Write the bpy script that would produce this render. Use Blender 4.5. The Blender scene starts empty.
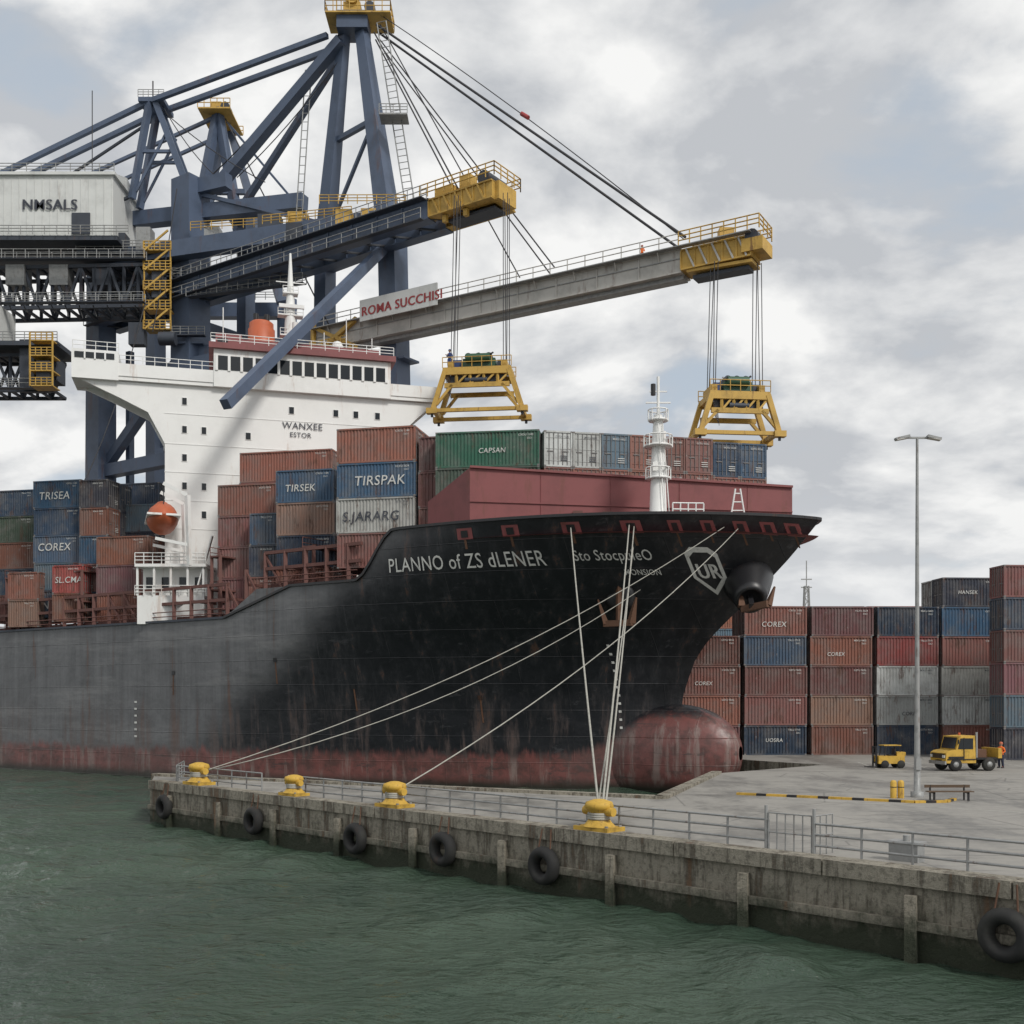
import bpy, math, random
import numpy as np
from mathutils import Vector, Matrix
random.seed(7)
scene=bpy.context.scene
COL=scene.collection

# ------------------------------------------------------------------ materials
def nt(name):
    m=bpy.data.materials.new(name); m.use_nodes=True
    t=m.node_tree; b=t.nodes['Principled BSDF']
    return m,t,b
def N(t,typ,**k):
    n=t.nodes.new(typ)
    for a,v in k.items(): setattr(n,a,v)
    return n
def mixc(t,fac,a,b,mode='MIX'):
    n=N(t,'ShaderNodeMix',data_type='RGBA',blend_type=mode)
    for sock,v in ((n.inputs[0],fac),(n.inputs[6],a),(n.inputs[7],b)):
        if isinstance(v,bpy.types.NodeSocket): t.links.new(v,sock)
        elif isinstance(v,(int,float)): sock.default_value=v
        else: sock.default_value=(*v[:3],1)
    return n.outputs[2]
def math_(t,op,a,b=0.0,c=None,clamp=False):
    n=N(t,'ShaderNodeMath',operation=op); n.use_clamp=clamp
    for i,v in enumerate((a,b,c)):
        if v is None: continue
        if isinstance(v,bpy.types.NodeSocket): t.links.new(v,n.inputs[i])
        else: n.inputs[i].default_value=v
    return n.outputs[0]
def noise(t,vec,scale,detail=6,rough=.6,sc=(1,1,1)):
    mp=N(t,'ShaderNodeMapping'); mp.inputs['Scale'].default_value=sc
    t.links.new(vec,mp.inputs['Vector'])
    n=N(t,'ShaderNodeTexNoise'); n.inputs['Scale'].default_value=scale
    n.inputs['Detail'].default_value=detail; n.inputs['Roughness'].default_value=rough
    t.links.new(mp.outputs[0],n.inputs['Vector'])
    return n.outputs['Fac']
def ramp(t,fac,lo,hi):
    n=N(t,'ShaderNodeMapRange'); n.interpolation_type='SMOOTHSTEP'
    t.links.new(fac,n.inputs[0]); n.inputs[1].default_value=lo; n.inputs[2].default_value=hi
    return n.outputs[0]
def paint(name,col,rough=.5,metal=0,dirt=.45,rust=.25,scale=.5,dirtcol=None,rustcol=(.11,.045,.02)):
    m,t,b=nt(name)
    tc=N(t,'ShaderNodeTexCoord').outputs['Object']
    n1=noise(t,tc,scale,5,.68)
    n2=noise(t,tc,scale*2.2,5,.72,(1,1,.18))
    dc=dirtcol or tuple(c*.45 for c in col)
    c=mixc(t,math_(t,'MULTIPLY',ramp(t,n1,.42,.75),dirt),col,dc)
    c=mixc(t,math_(t,'MULTIPLY',ramp(t,n2,.56,.70),rust),c,rustcol)
    t.links.new(c,b.inputs['Base Color'])
    b.inputs['Roughness'].default_value=rough; b.inputs['Metallic'].default_value=metal
    return m
BLUE=paint('crane_blue_paint',(.080,.110,.172),.5,dirt=.55,rust=.45,scale=.25)
BLUED=paint('crane_dark_steel',(.042,.050,.066),.6,dirt=.5,rust=.4)
YEL=paint('crane_yellow_paint',(.53,.33,.07),.6,dirt=.65,rust=.8,scale=.6)
YELB=paint('bollard_yellow',(.55,.34,.05),.65,dirt=.7,rust=.85,scale=1.8)
LGREY=paint('boom_light_paint',(.47,.455,.42),.55,dirt=.5,rust=.5,scale=.4)
WHITE=paint('ship_white_paint',(.78,.78,.76),.45,dirt=.25,rust=.45,scale=.3,dirtcol=(.50,.49,.47),rustcol=(.42,.28,.20))
OFFW=paint('machinery_house_paint',(.62,.63,.61),.6,dirt=.4,rust=.3,scale=.3)
MAROON=paint('deck_maroon_paint',(.22,.065,.065),.55,dirt=.4,rust=.4,scale=.4)
BROWN=paint('lashing_brown_paint',(.14,.06,.05),.7,dirt=.5,rust=.4)
ORANGE=paint('lifeboat_orange',(.46,.11,.045),.5,dirt=.4,rust=.4)
GALV=paint('galvanised_steel',(.31,.315,.31),.55,.3,dirt=.6,rust=.6,scale=2)
CABLE=paint('wire_rope',(.035,.035,.04),.6)
ROPE=paint('mooring_rope',(.36,.35,.31),.9,dirt=.5,rust=.2,scale=3)
RUBBER=paint('tyre_rubber',(.014,.014,.014),.8,dirt=.5,rust=.2,dirtcol=(.06,.06,.05))
BLACK=paint('black_paint',(.016,.016,.018),.4,rust=.4)
RUSTY=paint('rusty_steel',(.12,.06,.035),.8,rust=.6)
GREEN=paint('machinery_green',(.03,.09,.05),.5)
DBLUE=paint('machinery_blue',(.02,.05,.16),.5)
REDP=paint('sign_red',(.34,.04,.04),.5)
TXT=paint('lettering_white',(.6,.6,.57),.6,dirt=.45,rust=.25,scale=1.4,dirtcol=(.22,.22,.22))
TXTD=paint('lettering_dark',(.035,.04,.055),.6,dirtcol=(.15,.15,.16))
SKIN=paint('skin',(.45,.26,.18),.6,rust=0); HIVIS=paint('hivis_orange',(.8,.16,.02),.8,rust=0)
COVER=paint('coverall_blue',(.03,.06,.2),.8,rust=0); NAVYC=paint('work_trousers',(.02,.025,.05),.8,rust=0)
WOOD=paint('bench_timber',(.10,.065,.04),.8)
m,t,b=nt('window_glass'); b.inputs['Base Color'].default_value=(.012,.016,.02,1); b.inputs['Roughness'].default_value=.08; GLASS=m

def container_mat():
    m,t,b=nt('container_paint')
    oi=N(t,'ShaderNodeObjectInfo'); tc=N(t,'ShaderNodeTexCoord').outputs['Object']
    off=N(t,'ShaderNodeVectorMath',operation='ADD'); cmb=N(t,'ShaderNodeCombineXYZ')
    r=math_(t,'MULTIPLY',oi.outputs['Random'],60)
    for i in range(3): t.links.new(r,cmb.inputs[i])
    t.links.new(tc,off.inputs[0]); t.links.new(cmb.outputs[0],off.inputs[1])
    v=off.outputs[0]
    c=mixc(t,math_(t,'MULTIPLY',ramp(t,noise(t,v,.5,5,.72),.38,.72),.55),oi.outputs['Color'],(.16,.15,.14))
    st=noise(t,v,1.3,5,.78,(1,1,.25))
    c=mixc(t,math_(t,'MULTIPLY',ramp(t,st,.53,.67),.75),c,(.085,.04,.024))
    c=mixc(t,math_(t,'MULTIPLY',ramp(t,noise(t,v,3.5,4,.7,(1,1,.6)),.64,.71),.55),c,(.28,.26,.24))
    t.links.new(c,b.inputs['Base Color']); b.inputs['Roughness'].default_value=.65
    return m
CONT=container_mat()
CONTD=paint('container_door_hardware',(.18,.17,.165),.6,rust=.5,scale=2)

def hull_mat():
    m,t,b=nt('hull_paint_and_sheen')
    tc=N(t,'ShaderNodeTexCoord').outputs['Object']
    sp=N(t,'ShaderNodeSeparateXYZ'); t.links.new(tc,sp.inputs[0])
    s,z=sp.outputs[0],sp.outputs[2]
    big=noise(t,tc,.12,5,.6); fine=noise(t,tc,.7,7,.72); streak=noise(t,tc,.9,7,.72,(1,1,.07)); lng=noise(t,tc,.5,5,.7,(.12,1,1)); scuff=noise(t,tc,1.1,6,.75,(.10,1,1.2))
    blk=mixc(t,ramp(t,streak,.45,.72),(.008,.009,.012),(.032,.033,.037))
    blk=mixc(t,math_(t,'MULTIPLY',ramp(t,scuff,.60,.66),.45),blk,(.07,.07,.075))
    gry_sheen=mixc(t,ramp(t,streak,.35,.7),(.125,.127,.132),(.07,.072,.076))  # light reflected off the aft hull, painted in as a streaked grey
    gry_sheen=mixc(t,math_(t,'MULTIPLY',ramp(t,lng,.48,.7),.6),gry_sheen,(.20,.20,.20))
    e=math_(t,'SUBTRACT',s,math_(t,'MULTIPLY_ADD',z,1.25,30.0))  # diagonal edge between the painted-in aft sheen and the black hull
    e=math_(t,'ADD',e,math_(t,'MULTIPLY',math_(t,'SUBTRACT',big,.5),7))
    c=mixc(t,ramp(t,e,-4,4),gry_sheen,blk)
    c=mixc(t,math_(t,'MULTIPLY',ramp(t,streak,.585,.68),.55),c,(.11,.05,.028))
    low=ramp(t,z,9.5,3.0)
    c=mixc(t,math_(t,'MULTIPLY',math_(t,'MULTIPLY',low,ramp(t,streak,.46,.62)),.55),c,(.12,.085,.075))
    red=mixc(t,ramp(t,fine,.40,.66),(.17,.062,.055),(.085,.04,.035))
    red=mixc(t,math_(t,'MULTIPLY',ramp(t,streak,.5,.64),.7),red,(.24,.19,.17))
    red=mixc(t,math_(t,'MULTIPLY',ramp(t,scuff,.55,.62),.6),red,(.045,.038,.036))
    red=mixc(t,math_(t,'MULTIPLY',ramp(t,big,.5,.62),.4),red,(.09,.065,.06))
    lim=math_(t,'MULTIPLY_ADD',ramp(t,s,70,77),3.6,2.9)
    zz=math_(t,'SUBTRACT',z,lim); zz=math_(t,'ADD',zz,math_(t,'MULTIPLY',math_(t,'SUBTRACT',streak,.5),3.4))
    c=mixc(t,ramp(t,zz,-.45,.45),red,c)
    wet=math_(t,'ADD',z,math_(t,'MULTIPLY',math_(t,'SUBTRACT',fine,.5),1.2))
    c=mixc(t,ramp(t,wet,.1,1.2),(.022,.02,.014),c)
    t.links.new(c,b.inputs['Base Color'])
    rr=N(t,'ShaderNodeMapRange'); t.links.new(fine,rr.inputs[0]); rr.inputs[3].default_value=.26; rr.inputs[4].default_value=.6
    t.links.new(rr.outputs[0],b.inputs['Roughness'])
    cm=N(t,'ShaderNodeCombineXYZ'); t.links.new(s,cm.inputs[0]); t.links.new(z,cm.inputs[1])
    br=N(t,'ShaderNodeTexBrick'); t.links.new(cm.outputs[0],br.inputs['Vector'])
    br.inputs['Scale'].default_value=1; br.inputs['Brick Width'].default_value=7; br.inputs['Row Height'].default_value=2.3
    br.inputs['Mortar Size'].default_value=.04; br.inputs['Mortar Smooth'].default_value=1
    h=math_(t,'ADD',math_(t,'MULTIPLY',br.outputs['Fac'],.7),math_(t,'MULTIPLY',noise(t,tc,.45,3,.5),2.2))
    bp=N(t,'ShaderNodeBump'); bp.inputs['Strength'].default_value=.5; bp.inputs['Distance'].default_value=.12
    t.links.new(h,bp.inputs['Height']); t.links.new(bp.outputs[0],b.inputs['Normal'])
    return m
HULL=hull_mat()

def ground_mat():
    m,t,b=nt('apron_asphalt')
    g=N(t,'ShaderNodeNewGeometry'); p=g.outputs['Position']
    a=noise(t,p,.06,6,.6); f=noise(t,p,2.5,6,.7); st=noise(t,p,.22,7,.72,(1,.5,1)); tr=noise(t,p,.5,5,.7,(.25,1.6,1))
    c=mixc(t,a,(.31,.295,.265),(.21,.20,.185))
    c=mixc(t,math_(t,'MULTIPLY',ramp(t,st,.46,.62),.65),c,(.10,.096,.09))
    c=mixc(t,math_(t,'MULTIPLY',ramp(t,tr,.54,.66),.6),c,(.09,.086,.08))
    c=mixc(t,math_(t,'MULTIPLY',ramp(t,f,.35,.75),.35),c,(.36,.34,.30))
    vo=N(t,'ShaderNodeTexVoronoi',feature='DISTANCE_TO_EDGE'); vo.inputs['Scale'].default_value=.16; t.links.new(p,vo.inputs['Vector'])
    c=mixc(t,math_(t,'MULTIPLY',ramp(t,vo.outputs['Distance'],.012,.0),.5),c,(.06,.058,.055))
    t.links.new(c,b.inputs['Base Color'])
    r=N(t,'ShaderNodeMapRange'); t.links.new(st,r.inputs[0]); r.inputs[1].default_value=.4; r.inputs[2].default_value=.7
    r.inputs[3].default_value=.85; r.inputs[4].default_value=.35
    t.links.new(r.outputs[0],b.inputs['Roughness'])
    return m
def wall_mat():
    m,t,b=nt('quay_concrete')
    g=N(t,'ShaderNodeNewGeometry'); p=g.outputs['Position']
    sp=N(t,'ShaderNodeSeparateXYZ'); t.links.new(p,sp.inputs[0]); z=sp.outputs[2]
    a=noise(t,p,.5,7,.72); s=noise(t,p,1.6,7,.75,(1,1,.12)); f=noise(t,p,5,6,.75)
    c=mixc(t,a,(.42,.385,.31),(.25,.225,.18))
    c=mixc(t,math_(t,'MULTIPLY',ramp(t,f,.48,.64),.6),c,(.10,.09,.07))
    c=mixc(t,math_(t,'MULTIPLY',ramp(t,s,.46,.6),.8),c,(.075,.065,.048))
    c=mixc(t,math_(t,'MULTIPLY',ramp(t,s,.56,.67),.6),c,(.19,.10,.05))
    zz=math_(t,'ADD',z,math_(t,'MULTIPLY',math_(t,'SUBTRACT',a,.5),3.0))
    zz=math_(t,'ADD',zz,math_(t,'MULTIPLY',math_(t,'SUBTRACT',s,.5),2.0))
    c=mixc(t,ramp(t,zz,.35,1.5),(.035,.042,.024),c)
    t.links.new(c,b.inputs['Base Color']); b.inputs['Roughness'].default_value=.85
    bp=N(t,'ShaderNodeBump'); bp.inputs['Strength'].default_value=1; bp.inputs['Distance'].default_value=.14
    t.links.new(math_(t,'ADD',math_(t,'ADD',s,f),a),bp.inputs['Height']); t.links.new(bp.outputs[0],b.inputs['Normal'])
    return m
def water_mat():
    m,t,b=nt('harbour_water')
    g=N(t,'ShaderNodeNewGeometry'); p=g.outputs['Position']
    c=mixc(t,ramp(t,noise(t,p,.05,4,.5),.35,.65),(.034,.056,.040),(.052,.080,.056))
    t.links.new(c,b.inputs['Base Color'])
    b.inputs['Roughness'].default_value=.05; b.inputs['IOR'].default_value=1.33
    w2=noise(t,p,2.2,4,.6,(.8,1.2,1)); w1=noise(t,p,.8,3,.5)
    h=math_(t,'ADD',math_(t,'MULTIPLY',w2,.22),math_(t,'MULTIPLY',w1,.3))
    bp=N(t,'ShaderNodeBump'); bp.inputs['Strength'].default_value=1; bp.inputs['Distance'].default_value=1.0
    t.links.new(h,bp.inputs['Height']); t.links.new(bp.outputs[0],b.inputs['Normal'])
    return m
GROUND=ground_mat(); WALL=wall_mat(); WATER=water_mat()
LINE=paint('road_marking',(.45,.44,.40),.8,dirt=.9,rust=0,scale=1.5,dirtcol=(.22,.21,.19))

# ------------------------------------------------------------------ builder
class B:
    def __init__(s,name,parent=None,mat=None):
        s.name=name; s.v=[]; s.f=[]; s.mi=[]; s.ms=[]; s.parent=parent; s.M=mat; s.sm=[]
    def mid(s,m):
        if m not in s.ms: s.ms.append(m)
        return s.ms.index(m)
    def add(s,vs,fs,m,smooth=False):
        o=len(s.v); s.v+= [tuple(v) for v in vs]; k=s.mid(m)
        for f in fs: s.f.append(tuple(i+o for i in f)); s.mi.append(k); s.sm.append(smooth)
    def box(s,x0,x1,y0,y1,z0,z1,m):
        s.add([(x0,y0,z0),(x1,y0,z0),(x1,y1,z0),(x0,y1,z0),(x0,y0,z1),(x1,y0,z1),(x1,y1,z1),(x0,y1,z1)],
              [(0,3,2,1),(4,5,6,7),(0,1,5,4),(1,2,6,5),(2,3,7,6),(3,0,4,7)],m)
    def bar(s,p,q,w,h,m,w2=None,h2=None):
        p=Vector(p);q=Vector(q);d=(q-p).normalized()
        up=Vector((0,0,1))
        if abs(d.z)>.97: up=Vector((.832,-.555,0))
        x=d.cross(up).normalized(); y=x.cross(d).normalized()
        w2=w2 or w; h2=h2 or h; vs=[]
        for c,a,bb in ((p,w,h),(q,w2,h2)):
            for sx,sy in ((-1,-1),(1,-1),(1,1),(-1,1)): vs.append(c+x*sx*a/2+y*sy*bb/2)
        s.add(vs,[(0,1,2,3),(7,6,5,4),(0,4,5,1),(1,5,6,2),(2,6,7,3),(3,7,4,0)],m)
    def cyl(s,p,q,r,m,r2=None,n=8,cap=True):
        p=Vector(p);q=Vector(q);d=(q-p).normalized()
        up=Vector((0,0,1)) if abs(d.z)<.95 else Vector((1,0,0))
        x=d.cross(up).normalized(); y=x.cross(d); r2=r if r2 is None else r2
        vs=[p+(x*math.cos(a)+y*math.sin(a))*r for a in [2*math.pi*i/n for i in range(n)]]
        vs+=[q+(x*math.cos(a)+y*math.sin(a))*r2 for a in [2*math.pi*i/n for i in range(n)]]
        s.add(vs,[(i,(i+1)%n,n+(i+1)%n,n+i) for i in range(n)],m,True)
        if cap: s.add(vs,[tuple(range(n))[::-1],tuple(range(n,2*n))],m)
    def line(s,pts,r,m,n=6):
        for a,c in zip(pts,pts[1:]): s.cyl(a,c,r,m,n=n,cap=False)
    def lathe(s,c,prof,m,n=16,ax=(0,0,1)):
        c=Vector(c);d=Vector(ax).normalized(); up=Vector((0,0,1)) if abs(d.z)<.95 else Vector((1,0,0))
        x=d.cross(up).normalized(); y=x.cross(d); vs=[]
        for r,h in prof:
            vs+=[c+d*h+(x*math.cos(2*math.pi*i/n)+y*math.sin(2*math.pi*i/n))*r for i in range(n)]
        fs=[]
        for j in range(len(prof)-1):
            for i in range(n): fs.append((j*n+i,j*n+(i+1)%n,(j+1)*n+(i+1)%n,(j+1)*n+i))
        s.add(vs,fs,m,True)
    def torus(s,c,ax,R,r,m,n=22,k=10):
        c=Vector(c);d=Vector(ax).normalized(); x=d.cross(Vector((0,0,1))).normalized(); y=x.cross(d); vs=[];fs=[]
        for i in range(n):
            a=2*math.pi*i/n; e=x*math.cos(a)+y*math.sin(a)
            for j in range(k):
                b_=2*math.pi*j/k; vs.append(c+e*(R+r*math.cos(b_))+d*r*math.sin(b_)*1.2)
        for i in range(n):
            for j in range(k): fs.append((i*k+j,i*k+(j+1)%k,((i+1)%n)*k+(j+1)%k,((i+1)%n)*k+j))
        s.add(vs,fs,m,True)
    def text(s,txt,size,o,xd,zd,m,fn=None,off=0):
        vs,fs=text_geo(txt,size)
        if fn: s.add([fn(v[0],v[1]) for v in vs],fs,m)
        else:
            o=Vector(o);xd=Vector(xd).normalized();zd=Vector(zd)
            s.add([o+xd*v[0]+zd*v[1] for v in vs],fs,m)
    def rail(s,p,q,h,m,step=2,r=.04,bars=3):
        p=Vector(p);q=Vector(q);L=(q-p).length;n=max(1,round(L/step))
        for i in range(n+1):
            a=p.lerp(q,i/n); s.cyl(a,a+Vector((0,0,h)),r,m,n=5)
        for j in range(bars):
            z=Vector((0,0,h*(j+1)/bars)); s.cyl(p+z,q+z,r,m,n=5)
    def build(s):
        me=bpy.data.meshes.new(s.name); me.from_pydata(s.v,[],s.f)
        for m in s.ms: me.materials.append(m)
        me.polygons.foreach_set('material_index',s.mi); me.polygons.foreach_set('use_smooth',s.sm); me.update()
        o=bpy.data.objects.new(s.name,me); COL.objects.link(o)
        if s.M is not None: o.matrix_world=s.M
        if s.parent: o.parent=s.parent
        return o
_tc={}
def text_geo(txt,size):
    k=(txt,size)
    if k in _tc: return _tc[k]
    cu=bpy.data.curves.new('t','FONT'); cu.body=txt; cu.size=size; cu.resolution_u=3; cu.offset=size*.004; cu.space_character=1.06
    o=bpy.data.objects.new('t',cu); COL.objects.link(o)
    dg=bpy.context.evaluated_depsgraph_get(); me=bpy.data.meshes.new_from_object(o.evaluated_get(dg))
    r=([tuple(v.co) for v in me.vertices],[tuple(p.vertices) for p in me.polygons])
    bpy.data.objects.remove(o); bpy.data.meshes.remove(me); bpy.data.curves.remove(cu)
    _tc[k]=r; return r
def empty(name,parent=None):
    o=bpy.data.objects.new(name,None); COL.objects.link(o); o.parent=parent; return o

# ------------------------------------------------------------------ ground + water
poly=[(65,-21.8),(-23.1,70.2),(-25,77),(8.0,59.0),(14.8,79.5),(19.5,84),(25.5,90),(19,100),(15.5,104),(5.5,123),(-165,236),(-1200,1200),(-4000,6000),(6000,6000),(6000,-800),(400,-800)]
g=B('ground'); n=len(poly)
g.add([(x,y,2.5) for x,y in poly],[tuple(range(n))[::-1]],GROUND)
g.build()
w=B('quay_wall')
for i in range(11):
    (x0,y0),(x1,y1)=poly[i],poly[(i+1)%n]
    w.add([(x0,y0,-3),(x1,y1,-3),(x1,y1,2.5),(x0,y0,2.5)],[(0,1,2,3)],WALL)
E0=Vector((-23.1,70.2,0)); EV=Vector((.691,-.7225,0)).normalized(); EN=Vector((EV.y,-EV.x,0))
if EN.y>0: EN=-EN
def E(a,inn=0,z=2.5): return E0+EV*a-EN*inn+Vector((0,0,z))
a=0
while a<124:
    dj=random.uniform(-.03,.03)
    p=E(a+.03,.35+dj,2.42); q=E(a+5.96,.35+dj+random.uniform(-.02,.02),2.42); w.bar(p,q,.95,.5+random.uniform(0,.03),WALL)
    w.bar(E(a+3,.0,1.9)+EN*.05,E(a+3,.0,-2)+EN*.05,.5,.35,WALL)
    a+=6
w.bar(E(0,0,1.0)+EN*.06,E(124,0,1.0)+EN*.06,.22,.28,WALL)
w.bar(Vector((-25,77,2.42)),(8.0,59.0,2.42),.7,.5,WALL); w.bar((8.0,59.0,2.42),(14.8,79.5,2.42),.7,.5,WALL)
w.build()
# water : one sheet, wave-shaped near the quay and running flat to the horizon
rng=np.random.default_rng(3)
xs=np.concatenate([[-4000,-1500,-600,-250,-130,-95],np.arange(-80,44,.26),[50,65,100,300,1200,4000]])
ys=np.concatenate([[-600,-200,-60,-10,8,16],np.arange(20,76,.21),np.arange(76,132,.7),[136,145,165,200,300,600,1500,6000]])
X,Y=np.meshgrid(xs,ys,indexing='ij'); Z=np.zeros_like(X)
nw=56
for i in range(nw):
    lam=.75*(9.0/.75)**(i/(nw-1)); k=2*np.pi/lam; th=rng.normal(-1.15,.75); sl_=.225*math.sqrt(2/nw)*(1.0 if lam>1.1 else .8)
    ph=rng.uniform(0,6.28)
    ww=k*(X*math.cos(th)+Y*math.sin(th))+ph+.6*np.sin(X*.13+i)+.6*np.sin(Y*.11+2*i)
    Z+=sl_/k*np.sin(ww)
mod=.75+.35*np.sin(X*.09+Y*.05+1)*np.sin(Y*.13-X*.03)
fade=np.clip((X+80)/10,0,1)*np.clip((44-X)/6,0,1)*np.clip((Y-20)/4,0,1)*np.clip((132-Y)/40,0,1)
Z=Z*mod*fade
nx_,ny_=X.shape
co_=np.stack([X,Y,Z],-1).reshape(-1,3)
idx=np.arange(nx_*ny_).reshape(nx_,ny_)
F=np.stack([idx[:-1,:-1],idx[1:,:-1],idx[1:,1:],idx[:-1,1:]],-1).reshape(-1,4)
me=bpy.data.meshes.new('water'); me.vertices.add(len(co_)); me.vertices.foreach_set('co',co_.ravel())
me.loops.add(F.size); me.loops.foreach_set('vertex_index',F.ravel().astype(np.int32))
me.polygons.add(len(F)); me.polygons.foreach_set('loop_start',np.arange(0,F.size,4,dtype=np.int32))
me.polygons.foreach_set('use_smooth',np.ones(len(F),dtype=bool)); me.update(calc_edges=True); me.validate()
me.materials.append(WATER); COL.objects.link(bpy.data.objects.new('water',me))
mk=B('road_marking')
def strip(p,q,wd,z=2.506,m=LINE):
    p=Vector((p[0],p[1],z));q=Vector((q[0],q[1],z));d=(q-p).normalized();x=Vector((-d.y,d.x,0))*wd/2
    mk.add([p-x,q-x,q+x,p+x],[(0,1,2,3)],m)
strip((22,80),(70,76),.18); strip((24,72),(70,66),.18); strip((14,60),(60,22),.15)
for i in range(9): strip((28+i*4,84),(29.5+i*4,94),.12)
mk.build()

# ------------------------------------------------------------------ ship
C0=Vector((-50.3,138.5,0)); U=Vector((.832,-.555,0)).normalized(); NN=Vector((-U.y,U.x,0))
SM=Matrix(((U.x,NN.x,0,C0.x),(U.y,NN.y,0,C0.y),(0,0,1,0),(0,0,0,1)))
def interp(x,pts):
    if x<=pts[0][0]: return pts[0][1]
    for (a,b_),(c,d) in zip(pts,pts[1:]):
        if x<=c: return b_+(d-b_)*(x-a)/(c-a)
    return pts[-1][1]
def stem(z): return interp(z,[(-3,77),(0,78),(5,78),(8,78.2),(9.5,78.7),(11.3,79.4),(12.9,80.6),(14.5,82.3),(16.1,84.2),(18,86.3),(19.7,88),(22.3,90.2)])
def ztop(s): 
    def ss(x): x=max(0,min(1,x)); return x*x*(3-2*x)
    return 15.6+2.6*ss((s-37)/5)+4.1*ss((s-54)/4.5)
def hb(s,z):
    t=max(0,min(1,z/22.3)); tt=t**1.5
    q=max(0,min(1,(stem(z)-s)/(46-14*tt)))
    return 15*(max(0,1-(1-q)**(1.8+.7*tt)))**(1.0-.2*tt)
ship=empty('container_ship')
h=B('hull',ship,SM)
us=[i/40*.80 for i in range(40)]+[.80+i/110*.20 for i in range(111)]
us=us[:-1]+[.9991,.9996,1.0]
NZ=34
vs=[];
for side in (-1,1):
    for u in us:
        for j in range(NZ+1):
            zn=-3+25.3*j/NZ; s=-130+(stem(zn)+130)*u; z=-3+(ztop(s)+3)*j/NZ
            vs.append((s,side*hb(s,zn if u>.96 else z),z))
R=NZ+1; C=len(us); fs=[]
for k in range(2):
    for i in range(C-1):
        for j in range(NZ):
            a=k*C*R+i*R+j; q=(a,a+R,a+R+1,a+1); fs.append(q if k==0 else q[::-1])
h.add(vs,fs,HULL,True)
dk=[]
for u in us:
    s=-130+(90.2+130)*u; z=ztop(s)-1.3; ww=max(0,hb(s,22.3)-.25); dk+= [(s,-ww,z),(s,ww,z)]
h.add(dk,[(2*i,2*i+2,2*i+3,2*i+1) for i in range(C-1)],MAROON)
prev=None
for u in us[::2]+[1.0]:
    s=-130+220.2*u; p=(s,-hb(s,22.3),ztop(s)+.05); 
    if prev and (Vector(p)-Vector(prev)).length>.05:
        mm=BLACK if s>42 else BLUED
        h.bar(prev,p,.35,.22,mm); h.bar((prev[0],-prev[1],prev[2]),(p[0],-p[1],p[2]),.35,.22,mm)
    prev=p
h.build()
bl=B('bulbous_bow',ship,SM)
rings=[]
for i in range(40):
    s=64+19.5*math.sin(i/39*math.pi/2)
    r=math.sqrt(max(0,1-((s-77.6)/5.95)**2)) if s>77.6 else 1-.25*((77.6-s)/13.6)**2
    for k in range(36):
        a=2*math.pi*k/36; ca,sa=math.cos(a),math.sin(a)
        e=lambda v:math.copysign(abs(v)**.88,v)
        rings.append((s,e(ca)*3.1*r,2.9+.5*(1-r)+e(sa)*4.55*r))
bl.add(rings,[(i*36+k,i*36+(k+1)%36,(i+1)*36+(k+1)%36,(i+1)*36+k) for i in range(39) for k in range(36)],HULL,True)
bl.build()
def onhull(s,z,off=.05): return (s,-hb(s,z)-off,z)
mkx=B('hull_markings',ship,SM)
def txt_hull(txt,size,s0,z0,sx=1,m=TXT,slope=0): 
    mkx.text(txt,size,None,None,None,m,fn=lambda x,y:onhull(s0+x*sx,z0+y+x*slope,.07))
txt_hull('PLANNO of ZS dLENER',1.65,57.7,18.7,.79)
txt_hull('Sto StocpuleO',1.1,73.8,19.0,.80)
txt_hull('MONSION',.6,77.0,17.9,.85)
sh=[(-1.1,1.3),(-.6,1.75),(.6,1.75),(1.1,1.3),(1.1,-.5),(0,-1.75),(-1.1,-.5)]
for i in range(7):
    (x0,y0),(x1,y1)=sh[i],sh[(i+1)%7]
    A=[onhull(82.5+x*.95*f,18.2+y*f,.08) for x,y,f in ((x0,y0,1),(x1,y1,1),(x1,y1,.78),(x0,y0,.78))]
    mkx.add(A,[(0,1,2,3)],TXT)
for dd in (0,.07): txt_hull('UR',1.5,81.8+dd,17.7,.72)
def patch(s0,s1,z0,z1,off,m,bld):
    n_=4; vs=[]
    for i in range(n_+1):
        s=s0+(s1-s0)*i/n_; vs+=[onhull(s,z0,off),onhull(s,z1,off)]
    bld.add(vs,[(2*i,2*i+2,2*i+3,2*i+1) for i in range(n_)],m)
for s in (65.5,69.5,74.3,78.6,81.5,83.6,85.6,87.2,88.6):
    wd=.7 if s<80 else .42
    patch(s-wd,s+wd,20.95,21.85,.04,MAROON,mkx); patch(s-wd*.45,s+wd*.45,21.1,21.65,.09,BLACK,mkx)
    patch(s-wd*.2,s+wd*.1,20.95-random.uniform(.4,1.0),20.95,.03,RUSTY,mkx)
for i in range(14):
    patch(73.6,73.8,3.2+i*.7,3.4+i*.7,.04,TXT,mkx)
for i in range(6): patch(24,24.4,4+i*.7,4.2+i*.7,.04,TXT,mkx)
for (s_,z_) in ((30,10.5),(44,11.5),(52,9),(63,8)): patch(s_-.2,s_+.2,z_-.2,z_+.2,.06,BLACK,mkx); patch(s_-.06,s_+.08,z_-2.2,z_-.2,.03,RUSTY,mkx)
mkx.build()
an=B('anchor',ship,SM)
p=Vector(onhull(76.0,16.3,.1)); out=Vector((.25,-1,-.15)).normalized()
an.lathe(p-out*.5,[(0,0),(1.3,0),(1.25,.6),(.9,.75),(0,.7)],BLACK,ax=out)
sh0=p+out*.35; an.bar(sh0+Vector((0,0,1.0)),sh0+Vector((.1,-.2,-2.2)),.35,.35,RUSTY)
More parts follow.
